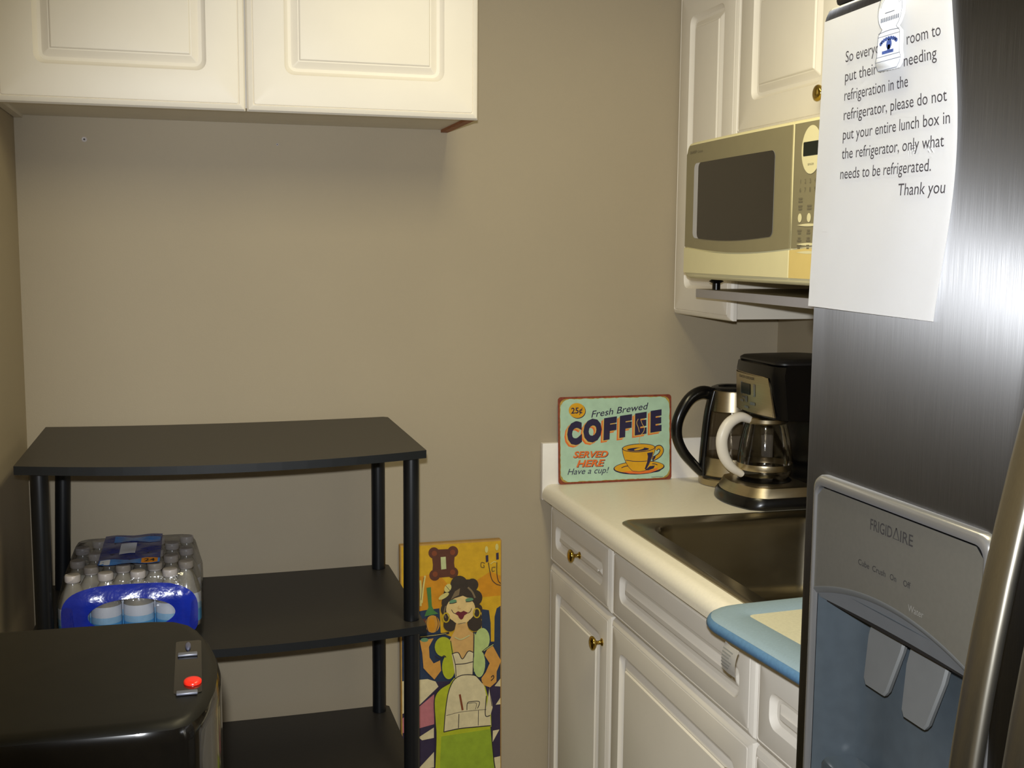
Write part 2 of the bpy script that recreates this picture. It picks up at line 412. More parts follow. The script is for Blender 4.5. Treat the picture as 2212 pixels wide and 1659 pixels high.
# ------------------------------------------------------------------ worktop
XC = 1.168; YE = -1.497
SX0, SX1, SY0, SY1 = 1.236, 1.728, -1.19, -.45      # cut-out
def worktop():
    bm = bmesh.new()
    zt, zb = .914, .8765
    def prof(xa, xb):
        return [(xb, zb), (xb, zt), (xa, zt)]
    front = [(XC+.003, zb), (XC, zb+.003), (XC, zb+.0125)]
    for k in range(1, 9):
        a = PI-PI/2*k/8; front.append((XC+.025+.025*math.cos(a), zt-.025+.025*math.sin(a)))
    def extr(pts, ya, yb):
        loft(bm, [[(x, ya, z) for x, z in pts], [(x, yb, z) for x, z in pts]])
    full = front+[(RW-.001, zt), (RW-.001, zb)]
    fs = front+[(SX0, zt), (SX0, zb)]
    extr(full, -.021, SY1); extr(full, SY0, YE); extr(fs, SY1, SY0)
    extr([(SX1, zb), (SX1, zt), (RW-.001, zt), (RW-.001, zb)], SY1, SY0)
    bmesh.ops.remove_doubles(bm, verts=bm.verts, dist=1e-5)
    o = finish('worktop', bm, M['top'], None, 40)
    tag(o, 'cream laminate worktop with rounded front edge around the sink', 'worktop')
    bm = bmesh.new(); box(bm, XC, RW-.001, -.0205, -.0008, .8755, 1.0156, .001); box(bm, RW-.02, RW-.001, YE, -.0206, .9142, 1.0156, .001)
    sub('upstand', bm, M['splash'], o)
worktop()
def sink():
    bm = bmesh.new()
    def L(x0, x1, y0, y1, z, r): return [(x, y, z) for x, y in rrect(x0, x1, y0, y1, r, 7)]
    loops = [L(1.212, 1.752, -1.213, -.427, .9143, .03), L(1.212, 1.752, -1.213, -.427, .9165, .03), L(1.216, 1.748, -1.209, -.431, .9187, .028),
             L(1.226, 1.738, -1.199, -.441, .9182, .024), L(1.23, 1.734, -1.195, -.445, .9165, .022), L(1.255, 1.665, -1.12, -.476, .9158, .055),
             L(1.262, 1.658, -1.113, -.483, .911, .052), L(1.265, 1.655, -1.11, -.486, .90, .05), L(1.275, 1.645, -1.10, -.496, .775, .05),
             L(1.283, 1.637, -1.092, -.504, .757, .045), L(1.30, 1.62, -1.075, -.521, .748, .04), L(1.34, 1.58, -1.03, -.57, .746, .03)]
    loft(bm, loops, cap0=False)
    o = finish('sink', bm, M['steel'], None, 45)
    tag(o, 'stainless steel sink set into the cream worktop', 'sink')
    bm = bmesh.new(); lathe(bm, [(.045, 0), (.045, .0015), (.036, .003), (.03, .001), (.004, .001)], (1.46, -.80, .7462), 24)
    sub('drain', bm, M['drim'], o)
sink()

# ------------------------------------------------------------------ drying mat on the sink corner
def drying_mat():
    a = math.radians(7); ox, oy = 1.083, -1.071
    def T(u, v, z): # u along +X side, v along -Y side, rotated slightly
        return (ox+u*math.cos(a)+v*math.sin(a)*.72, oy+u*math.sin(a)*.55-v*math.cos(a), z)
    L = lambda d, z, r: [T(x, y, z) for x, y in rrect(d, .40-d, d, .405-d, r, 8)]
    t = thing('drying_mat', 'pale blue mat with cream centre overhanging the worktop edge by the refrigerator', 'mat', (1.2, -1.25, .92))
    bm = bmesh.new()
    loft(bm, [L(.010, .9192, .07), L(.003, .9215, .075), L(0, .926, .078), L(.0008, .931, .078), L(.003, .9345, .076), L(.006, .9365, .074)], cap1=False)
    finish('binding', bm, M['matedge'], t, 60)
    bm = bmesh.new()
    loft(bm, [L(.006, .9366, .074), L(.012, .939, .07), L(.02, .9402, .066), L(.064, .9402, .012), L(.066, .9392, .01)], cap0=False)
    finish('cover', bm, M['mat'], t, 60)
    bm = bmesh.new(); poly(bm, lambda u, v, w=0: T(u, v, w), rrect(.064, .336, .064, .341, .008, 5), .9393, 0)
    finish('centre_panel', bm, M['matcream'], t)
    bm = bmesh.new()
    n = 6; pts = []
    for k in range(n+1):
        s = k/n; pts.append((1.096-.004*math.sin(s*3), .9195-.043*s))
    g = [[bm.verts.new((x+d, y+(.9195-z)*.14, z)) for x, z in pts] for y, d in ((-1.178, 0), (-1.199, -.0015), (-1.221, 0))]
    for A, B in zip(g, g[1:]):
        for i in range(n): bm.faces.new((A[i], A[i+1], B[i+1], B[i]))
    bmesh.ops.solidify(bm, geom=bm.faces[:], thickness=.0006)
    tg = finish('care_tag', bm, M['tagcloth'], t)
    bm = bmesh.new()
    F = lambda u, v, w=0: (1.0925-.003*math.sin((.9195-v)/.043*3)-.0012, -1.183-u+(.9195-v)*.14, v)
    for i in range(6):
        zz = .914-.0052*i; box2 = [(.001, zz), (.032-.004*(i % 3), zz), (.032-.004*(i % 3), zz-.0022), (.001, zz-.0022)]
        poly(bm, F, box2, 0, 0)
    sub('tag_print', bm, M['inklight'], tg)
drying_mat()

# ------------------------------------------------------------------ tin coffee sign
def coffee_sign():
    X0, X1, H = 1.2055, 1.503, .2135
    t = thing('tin_sign', 'mint green tin coffee sign leaning in the worktop corner', 'sign', (1.354, -.03, .914))
    lean = .014/H
    F0 = lambda u, v, w=0: (X0+u, -.0335+v*lean-w, .9146+v)
    bm = bmesh.new(); Wd = X1-X0
    loft(bm, [[F0(x, y, -.0012) for x, y in rrect(0, Wd, 0, H, .008)], [F0(x, y, .0002) for x, y in rrect(0, Wd, 0, H, .008)]])
    finish('plate', bm, M['rust'], t)
    # photo pixels of the sign face -> metres on the plate
    def px(x, y):
        u = .5; v = .5
        for _ in range(4):
            xl = 185-20*v; xr = 1935-40*v; u = (x-xl)/(xr-xl)
            yt = 215-50*u; yb = 1480-95*u; v = (y-yt)/(yb-yt)
        return (u*Wd, (1-v)*H)
    P = lambda pts: [px(*p) for p in pts]
    bm = bmesh.new(); mats = [M[k] for k in ('mint', 'navy', 'orange', 'gold', 'palegold', 'lettershadow', 'rustlight')]
    rnd = random.Random(3)
    ed = []
    for x, y in rrect(.0045, Wd-.0045, .0045, H-.0045, .016, 8): ed.append((x, y))
    poly(bm, F0, ed, .0004, 6)
    ed = rrect(.0055, Wd-.0055, .0055, H-.0055, .024, 8); fine = []
    for i, p in enumerate(ed):
        q = ed[(i+1) % len(ed)]; d = math.dist(p, q); n = max(1, int(d/.006))
        for k in range(n):
            fine.append((p[0]+(q[0]-p[0])*k/n+rnd.uniform(-.0009, .0009), p[1]+(q[1]-p[1])*k/n+rnd.uniform(-.0009, .0009)))
    poly(bm, F0, fine, .0006, 0)
    finish('enamel_face', bm, mats, t, 0)
    bm = bmesh.new(); w = .0008
    poly(bm, F0, P(ell(475, 412, 125, 110)), w, 1); poly(bm, F0, P(ell(466, 404, 125, 108)), w+.0002, 3)
    finish('price_disc', bm, mats, t, 0); bm = bmesh.new()
    # saucer, cup, handle
    poly(bm, F0, P(ell(1560, 1255, 170, 38)), w, 1)
    poly(bm, F0, P(ell(1395, 1222, 398, 98, 36, -.06)), w+.0001, 1); poly(bm, F0, P(ell(1395, 1216, 382, 82, 36, -.06)), w+.0002, 3)
    poly(bm, F0, P([(1130, 1285), (1250, 1275), (1420, 1280), (1600, 1250), (1690, 1215), (1660, 1262), (1560, 1295), (1400, 1312), (1240, 1308)]), w+.0003, 2)
    poly(bm, F0, P([(1480, 1262), (1560, 1200), (1640, 1190), (1620, 1230), (1540, 1258)]), w+.0003, 1)
    stroke(bm, F0, P([(1120, 1228), (1180, 1205), (1230, 1200)]), .002, w+.0003, 1); stroke(bm, F0, P([(1600, 1165), (1640, 1168), (1680, 1180)]), .002, w+.0003, 1)
    hp = [(1600, 1100), (1650, 1080), (1720, 1035), (1755, 975), (1735, 930), (1690, 930), (1655, 960)]
    stroke(bm, F0, P(hp), .0115, w+.0003, 1); stroke(bm, F0, P(hp), .0075, w+.0004, 3)
    poly(bm, F0, P([(1600, 1090), (1660, 1040), (1650, 1080), (1605, 1130)]), w+.0005, 1)
    body = [(1145, 945), (1150, 1010), (1165, 1075), (1195, 1150), (1240, 1220), (1290, 1268), (1390, 1278), (1485, 1262), (1545, 1170), (1600, 1070), (1640, 990), (1650, 925)]
    big = [(1395+(x-1395)*1.035, 1080+(y-1080)*1.03) for x, y in body]
    poly(bm, F0, P(big), w+.0005, 1); poly(bm, F0, P(body), w+.0006, 3)
    poly(bm, F0, P([(1525, 1010), (1618, 995), (1602, 1055), (1560, 1140), (1500, 1248), (1478, 1240), (1520, 1140), (1535, 1060)]), w+.0007, 1)
    stroke(bm, F0, P([(1190, 1115), (1300, 1130), (1420, 1132), (1520, 1125)]), .0016, w+.0007, 1)
    poly(bm, F0, P(ell(1396, 938, 258, 62, 36, -.05)), w+.0007, 1); poly(bm, F0, P(ell(1396, 937, 246, 52, 36, -.05)), w+.0008, 3)
    poly(bm, F0, P(ell(1385, 958, 170, 26, 30, -.05)), w+.0009, 1); poly(bm, F0, P(ell(1400, 952, 80, 14, 20, -.2)), w+.001, 3)
    finish('cup_picture', bm, mats, t, 0)
    bm = bmesh.new()
    ang = math.atan2(px(1700, 690)[1]-px(440, 890)[1], px(1700, 690)[0]-px(440, 890)[0])
    letters = [('C', 345, 560, 888, 300), ('O', 590, 845, 850, 300), ('F', 875, 1100, 806, 285), ('F', 1120, 1335, 770, 285), ('E', 1360, 1565, 732, 285), ('E', 1605, 1800, 692, 285)]
    for dx, dy, mi, ww in ((-42, 36, 2, w), (-22, 18, 4, w+.0001), (0, 0, 1, w+.0003)):
        for ch, xa, xb, yb, hh in letters:
            a = px(xa+dx-22, yb+dy); b = px(xb+dx-22, yb+dy-32)
            put_text(bm, ch, F0, a[0], a[1], width=math.dist(a, b)*1.1, height=(hh-4)/1265*H, mi=mi, bold=.075, shear=.16, w=ww, rot=ang)
    finish('lettering', bm, mats, t, 0)
    for s, xa, ya, xb, yb, hh, mi, bo in (('Fresh Brewed', 680, 505, 1575, 375, 100, 1, .004), ('SERVED', 390, 1085, 920, 1070, 92, 2, .03),
                                          ('HERE', 435, 1220, 870, 1200, 100, 2, .03), ('Have a cup!', 300, 1335, 930, 1300, 92, 5, .003), ('25¢', 375, 448, 550, 440, 86, 1, .02)):
        bm = bmesh.new(); a, b = px(xa, ya), px(xb, yb)
        r = math.atan2(b[1]-a[1], b[0]-a[0])
        if mi == 2: put_text(bm, s, F0, a[0]+.0012, a[1]-.0012, width=math.dist(a, b), height=hh/1265*H, mi=1, bold=bo, shear=.25, w=w, rot=r)
        put_text(bm, s, F0, a[0], a[1], width=math.dist(a, b), height=hh/1265*H, mi=mi, bold=bo, shear=0.05 if s == '25¢' else .32, w=w+.0005, rot=r)
        finish('lettering', bm, mats, t, 0)
    bm = bmesh.new()
    for st in ([(1400, 520), (1375, 580), (1400, 650), (1412, 710)], [(1440, 540), (1465, 600), (1490, 640), (1480, 700), (1430, 760), (1405, 830), (1415, 880)]):
        stroke(bm, F0, P(st), .0014, w+.0008, 4)
    finish('steam_picture', bm, mats, t, 0); bm = bmesh.new()
    stroke(bm, F0, P([(1580, 1358), (1660, 1352), (1760, 1350)]), .0009, w, 5)
    finish('small_print', bm, mats, t, 0)
coffee_sign()

# ------------------------------------------------------------------ electric kettle
def kettle():
    cx, cy = 1.628, -.107; z0 = .9145
    t = thing('electric_kettle', 'glass and steel electric kettle with black handle, behind the coffee maker', 'kettle', (cx, cy, z0))
    bm = bmesh.new(); lathe(bm, [(.074, 0), (.078, .002), (.078, .016), (.074, .0195)], (cx, cy, z0), 40); finish('power_base', bm, M['cmsteel'], t)
    bm = bmesh.new(); lathe(bm, [(.0745, .0195), (.0745, .0245)], (cx, cy, z0), 40); finish('base_seam', bm, M['cmblack'], t)
    bm = bmesh.new(); lathe(bm, [(.074, .0245), (.076, .027), (.0755, .07), (.073, .0715)], (cx, cy, z0), 40); finish('bottom_band', bm, M['cmsteel'], t)
    bm = bmesh.new(); lathe(bm, [(.0735, .0715), (.073, .11), (.069, .15), (.0635, .1835)], (cx, cy, z0), 40, cap0=False, cap1=False); finish('glass_jug', bm, M['kglass'], t)
    bm = bmesh.new(); lathe(bm, [(.0645, .1835), (.0645, .185), (.0575, .229), (.0575, .2325), (.054, .234)], (cx, cy, z0), 40)
    for v in bm.verts:                                             # pour lip
        d = v.co.x-cx
        if d > .045 and v.co.z > z0+.2: v.co.x += .014*(v.co.z-z0-.2)/.034
    finish('collar', bm, M['cmsteel'], t)
    bm = bmesh.new(); lathe(bm, [(.054, .234), (.052, .239), (.043, .2425), (.036, .241), (.034, .237), (.002, .237)], (cx, cy, z0), 40); finish('lid', bm, M['cmblack'], t)
    bm = bmesh.new(); pts = spline([(cx-.052, cy, z0+.222), (cx-.085, cy-.004, z0+.229), (cx-.12, cy-.008, z0+.212), (cx-.147, cy-.01, z0+.168),
                                   (cx-.15, cy-.01, z0+.125), (cx-.132, cy-.009, z0+.085), (cx-.1, cy-.006, z0+.05), (cx-.078, cy-.002, z0+.03)], 5)
    n = len(pts); tube(bm, pts, [(.0135 if 3 < i < n-5 else .011, (.0165-.006*i/n)) for i in range(n)], 14)
    finish('handle', bm, M['cmblack'], t, 60)
    bm = bmesh.new(); pts = spline([(cx-.056, cy-.006, z0+.232), (cx-.068, cy-.006, z0+.18), (cx-.0745, cy-.006, z0+.12), (cx-.078, cy-.004, z0+.06), (cx-.0775, cy-.002, z0+.026)], 4)
    tube(bm, pts, (.0075, .014), 12); finish('handle_strip', bm, M['cmblack'], t, 60)
kettle()

# ------------------------------------------------------------------ coffee maker
def coffee_maker():
    z0 = .9145
    t = thing('coffee_maker', 'black and steel drip coffee maker with glass carafe beside the sink', 'coffee maker', (1.64, -.30, z0))
    def plan(xf, bow, y0, y1, xb, r):
        """outline with a bowed front on the -X side"""
        n = 12; P = []
        for k in range(n+1):
            s = k/n; y = y0+(y1-y0)*s; c = (2*s-1)
            P.append((xf+bow*c*c+(r*max(0, (abs(c)-.8)/.2)**2), y))
        return P+[(xb, y1), (xb, y0)]
    bm = bmesh.new()
    loft(bm, [[(x, y, z0+h) for x, y in plan(1.512+d, .03, -.197-d*.3, -.413+d*.3, 1.778, .02)] for d, h in ((.003, 0), (0, .003), (.003, .018), (.010, .026))])
    finish('base', bm, M['cmblack'], t)
    bm = bmesh.new()
    loft(bm, [[(x, y, z0+h) for x, y in plan(1.521+d, .03, -.203-d*.25, -.407+d*.25, 1.70, .02)] for d, h in ((.0, .0262), (.012, .047), (.020, .0485))])
    finish('base_trim', bm, M['cmsteel'], t)
    bm = bmesh.new(); lathe(bm, [(.060, .047), (.062, .0495), (.055, .0508)], (1.617, -.302, z0), 36); finish('warming_plate', bm, M['cmblack'], t)
    bm = bmesh.new()                                                 # rear column and brew head
    box(bm, 1.688, 1.776, -.412, -.198, z0+.03, z0+.325, .012, seg=3)
    finish('water_tank', bm, M['cmblack'], t)
    bm = bmesh.new()
    loft(bm, [[(x, y, z0+h) for x, y in plan(1.580+d, .012, -.198, -.412, 1.778, .014)] for d, h in ((.012, .198), (.006, .2), (-.002, .27), (-.006, .3), (-.003, .318), (.006, .322))])
    finish('brew_head', bm, M['cmblack'], t)
    bm = bmesh.new(); loft(bm, [[(x, y, z0+h) for x, y in rrect(1.586+d, 1.776-d, -.41+d, -.20-d, .03, 5)] for d, h in ((.0, .322), (0, .326), (.006, .331), (.03, .334))])
    finish('lid', bm, M['cmlid'], t, 50)
    # silver control panel on the head front
    def Fp(u, v, w=0):
        s = (u+.0)/.218; c = 2*s-1; d = .012-.0065*min(1, max(0, (v+.002)/.05)) if 0 else 0
        x = 1.5815+.012*c*c+.014*max(0, (abs(c)-.8)/.2)**2-.0035*(v/.09)-w
        return (x, -.197-u, z0+.203+v)
    out = [(.004, .002), (.004, .083), (.012, .092), (.16, .09), (.174, .088), (.182, .078), (.2, .002)]
    dense = []
    for i, p in enumerate(out):
        q = out[(i+1) % len(out)]; m = 8
        dense += [(p[0]+(q[0]-p[0])*k/m, p[1]+(q[1]-p[1])*k/m) for k in range(m)]
    bm = bmesh.new()
    loft(bm, [[Fp(x, y, .0003) for x, y in dense], [Fp(x, y, .004) for x, y in dense], [Fp(.095+(x-.095)*.985, .045+(y-.045)*.97, .005) for x, y in dense]], cap0=False, cap1=False)
    # gridded face so that it follows the curved head
    ins = [(.095+(x-.095)*.985, .045+(y-.045)*.97) for x, y in dense]
    nu, nv = 24, 4
    def edge(v):
        L = .006; R = .198-.018*v/.09
        return L, R
    g = [[bm.verts.new(Fp(edge(.002+.086*j/nv)[0]+(edge(.002+.086*j/nv)[1]-edge(.002+.086*j/nv)[0])*i/nu, .003+.0855*j/nv, .0052)) for i in range(nu+1)] for j in range(nv+1)]
    for j in range(nv):
        for i in range(nu): bm.faces.new((g[j][i], g[j][i+1], g[j+1][i+1], g[j+1][i]))
    pn = finish('control_panel', bm, M['cmsteel'], t, 40)
    bm = bmesh.new()
    poly(bm, Fp, rrect(.052, .13, .040, .069, .004), .0058, 0); sub('button_surround', bm, M['drim'], pn)
    bm = bmesh.new(); poly(bm, Fp, rrect(.056, .106, .042, .067, .002), .0064, 0); sub('display', bm, M['lcd'], pn)
    bm = bmesh.new()
    put_text(bm, 'BLACK+DECKER', Fp, .045, .078, width=.08, height=.006, w=.0062)
    sub('lettering', bm, M['ink'], pn)
    for u, v, a, b in ((.05, .022, .02, .006), (.08, .024, .012, .014), (.105, .02, .024, .007), (.076, .010, .022, .005), (.06, .032, .02, .003)):
        bm = bmesh.new(); poly(bm, Fp, rrect(u, u+a, v, v+b, .002), .006, 0); sub('button', bm, M['drim'], pn)
    # carafe: lifts out, so it is a thing of its own
    cx, cy = 1.617, -.302; zc = z0+.051
    k = thing('coffee_carafe', 'glass coffee carafe with white handle standing in the coffee maker', 'carafe', (cx, cy, zc))
    bm = bmesh.new(); lathe(bm, [(.045, 0), (.055, .003), (.0605, .014), (.0625, .03), (.0625, .05), (.058, .085), (.051, .115), (.046, .132), (.047, .136)], (cx, cy, zc), 40, cap1=False)
    finish('jug', bm, M['carafe'], k, 60)
    bm = bmesh.new(); lathe(bm, [(.0632, .024), (.0636, .026), (.0636, .036), (.0632, .038)], (cx, cy, zc), 40, cap0=False, cap1=False); finish('steel_band', bm, M['cmsteel'], k)
    bm = bmesh.new(); lathe(bm, [(.0475, .130), (.0505, .133), (.0505, .141), (.047, .144), (.04, .146), (.004, .147)], (cx, cy, zc), 40)
    finish('carafe_lid', bm, M['cmsteel'], k)
    bm = bmesh.new(); pts = spline([(cx-.044, cy-.006, zc+.138), (cx-.072, cy-.012, zc+.146), (cx-.102, cy-.016, zc+.132), (cx-.118, cy-.018, zc+.1),
                                   (cx-.112, cy-.016, zc+.062), (cx-.09, cy-.012, zc+.032), (cx-.062, cy-.006, zc+.014)], 5)
    n = len(pts); tube(bm, pts, [(.0115, .0085+.006*math.sin(PI*min(1, i/n*1.1))) for i in range(n)], 14); finish('handle', bm, M['white'], k, 60)
coffee_maker()

# ------------------------------------------------------------------ microwave
def microwave():
    x0 = 1.378; W_, H_ = .60, .287; y0 = -.342; zb = 1.4266
    t = thing('microwave_oven', 'cream countertop microwave with dark window on the wall shelf', 'microwave', (1.58, -.64, 1.4035))
    F = lambda u, v, w=0: (x0+.007*((2*u/W_-1)**2)-w, y0-u, zb+v)
    bm = bmesh.new(); box(bm, 1.412, RW-.02, y0-W_+.004, y0-.004, zb+.002, zb+H_-.004, .006)
    finish('case', bm, M['mw'], t)
    bm = bmesh.new()                                                 # cream front moulding
    def ring(d, w, r=.022): 
        pts = []
        P = rrect(d, W_-d, d, H_-d, max(r-d, .003), 6)
        for i, p in enumerate(P):
            q = P[(i+1) % len(P)]; m = max(1, int(math.dist(p, q)/.05))
            pts += [(p[0]+(q[0]-p[0])*k/m, p[1]+(q[1]-p[1])*k/m) for k in range(m)]
        return [F(x, y, w) for x, y in pts]
    loft(bm, [ring(0, -.036), ring(0, -.008), ring(.003, -.002), ring(.006, 0)])
    finish('front_frame', bm, M['mw'], t, 50)
    def split(u): return .066-.012*math.sin(PI*min(1, u/W_*1.15))+.0
    def patch(ua, ub, lo, hi, w, m, name, par, rtl=0, nu=14):
        bm = bmesh.new(); g = []
        for i in range(nu+1):
            u = ua+(ub-ua)*i/nu; a, b = lo(u), hi(u)
            if rtl:
                d = u-ua
                if d < rtl: b -= rtl-math.sqrt(max(0, rtl*rtl-(rtl-d)**2))
            g.append([F(u, a, w), F(u, b, w)])
        g2 = [[F(ua+(ub-ua)*i/nu, lo(ua+(ub-ua)*i/nu), w-.004), None] for i in range(nu+1)]
        vs = [[bm.verts.new(p) for p in r] for r in g]
        for a, b in zip(vs, vs[1:]): bm.faces.new((a[0], b[0], b[1], a[1]))
        r = bmesh.ops.extrude_face_region(bm, geom=bm.faces[:])
        for v in r['geom']:
            if isinstance(v, bmesh.types.BMVert): v.co.x += .0035
        return finish(name, bm, m, t, 40) if par is None else sub(name, bm, m, par, 40)
    top = lambda u: H_-.007
    dr = patch(.006, .467, lambda u: split(u)+.0022, top, .0015, M['mwgrey'], 'door', None, rtl=.018, nu=30)
    patch(.004, .467, lambda u: .012, lambda u: split(u)-.0010, .0022, M['mw'], 'lower_door_band', None, nu=20)
    patch(.4705, W_-.006, lambda u: .012, lambda u: split(u)-.0015, .0022, M['mwyel'], 'open_button', None)
    cp = patch(.4745, W_-.006, lambda u: split(u)+.0015, top, .0015, M['mwgrey'], 'control_panel', None)
    # window, slightly smiling bottom edge
    P = []
    for x, y in rrect(.0525, .409, .086, .241, .012, 6):
        P.append((x, y))
    Q = []
    for i, p in enumerate(P):
        q = P[(i+1) % len(P)]; m = max(1, int(math.dist(p, q)/.03))
        for k in range(m):
            x, y = p[0]+(q[0]-p[0])*k/m, p[1]+(q[1]-p[1])*k/m
            if y < .11: y -= .007*math.sin(PI*(x-.0525)/.3565)
            Q.append((x, y))
    def winmesh(mat_, name, sx0, w):
        bm = bmesh.new(); vs = []
        wd = .409-sx0; xs = [sx0+.012*(1-math.cos(PI/2*q/7)) for q in range(8)]+[sx0+.012+(wd-.024)*q/14 for q in range(1, 14)]+[.409-.012*(1-math.cos(PI/2*q/7)) for q in range(7, -1, -1)]
        for x in xs:
            e = min(x-sx0, .409-x); r = .012
            cut = 0 if e >= r else r-math.sqrt(max(0, r*r-(r-e)**2))
            lo = .086-.007*math.sin(PI*(x-.0525)/.3565)+cut; hi = .241-cut
            vs.append((bm.verts.new(F(x, lo, w)), bm.verts.new(F(x, hi, w))))
        for a, b in zip(vs, vs[1:]): bm.faces.new((a[0], b[0], b[1], a[1]))
        return sub(name, bm, mat_, dr, 40)
    winmesh(M['mwsheen'], 'bevel_reflection', .0505, .0019); winmesh(M['mwglass'], 'window', .074, .0024)  # pale sheet behind the window: the bevel's reflection painted into its colour
    bm = bmesh.new(); put_text(bm, 'SHARP', F, .026, .262, width=.036, height=.0065, w=.0022, bold=.01); put_text(bm, 'Carousel', F, .068, .262, width=.026, height=.0055, w=.0022, shear=.2)
    sub('lettering', bm, M['mwink'], dr)
    bm = bmesh.new(); poly(bm, F, ell(.531, .232, .031, .041, 36), .0024, 0); sub('display_oval', bm, M['mw'], cp)
    bm = bmesh.new(); poly(bm, F, rrect(.506, .556, .222, .246, .002), .0028, 0); sub('display', bm, M['lcd'], cp)
    bm = bmesh.new()
    put_text(bm, 'SENSOR', F, .531, .206, width=.019, height=.0035, w=.0028, align='C')
    sub('sensor_print', bm, M['mwink'], cp); bm = bmesh.new()
    for r, row in enumerate(('12345', '67890')):
        for c, ch in enumerate(row): put_text(bm, ch, F, .500+.0155*c, .176-.0145*r, height=.0078, w=.0024, align='C')
    sub('number_print', bm, M['mwink'], cp); bm = bmesh.new()
    rnd = random.Random(5)
    for v in (.149, .144, .136, .131):
        for c, u in enumerate((.502, .531, .56)):
            if v > .142 and c == 1: continue
            ww = rnd.uniform(.009, .014); poly(bm, F, [(u-ww/2, v), (u+ww/2, v), (u+ww/2, v+.0028), (u-ww/2, v+.0028)], .0024, 0)
    sub('key_print', bm, M['mwink'], cp); bm = bmesh.new()
    for v in (.094, .0895, .081, .0765, .068, .0635):
        for u in (.502, .531, .56):
            ww = rnd.uniform(.008, .014); poly(bm, F, [(u-ww/2, v), (u+ww/2, v), (u+ww/2, v+.0026), (u-ww/2, v+.0026)], .0024, 0)
    sub('key_print', bm, M['mwink'], cp)
    for u in (.502, .531, .56):
        bm = bmesh.new(); poly(bm, F, ell(u, .117, .0062, .0078, 20), .0024, 0); sub('cooking_button', bm, M['mw'], cp)
    for v in (.1035, ):
        pass
    for v in (.1045, .0715+.0, .0575):
        bm = bmesh.new(); n = 14
        poly(bm, F, [(.494+.075*k/n, v+.0024*math.sin(PI*k/n)) for k in range(n+1)]+[(.569-.075*k/n, v-.0024*math.sin(PI*k/n)) for k in range(1, n)], .0024, 0)
        sub('bar_button', bm, M['mw'], cp)
    for u in (.07, W_-.07):
        for x in (1.43, 1.72):
            bm = bmesh.new(); lathe(bm, [(.009, .0235), (.016, .018), (.0085, .014), (.0085, .0005)], (x, y0-u, 1.4028), 16); finish('foot', bm, M['cmblack'], t)
microwave()

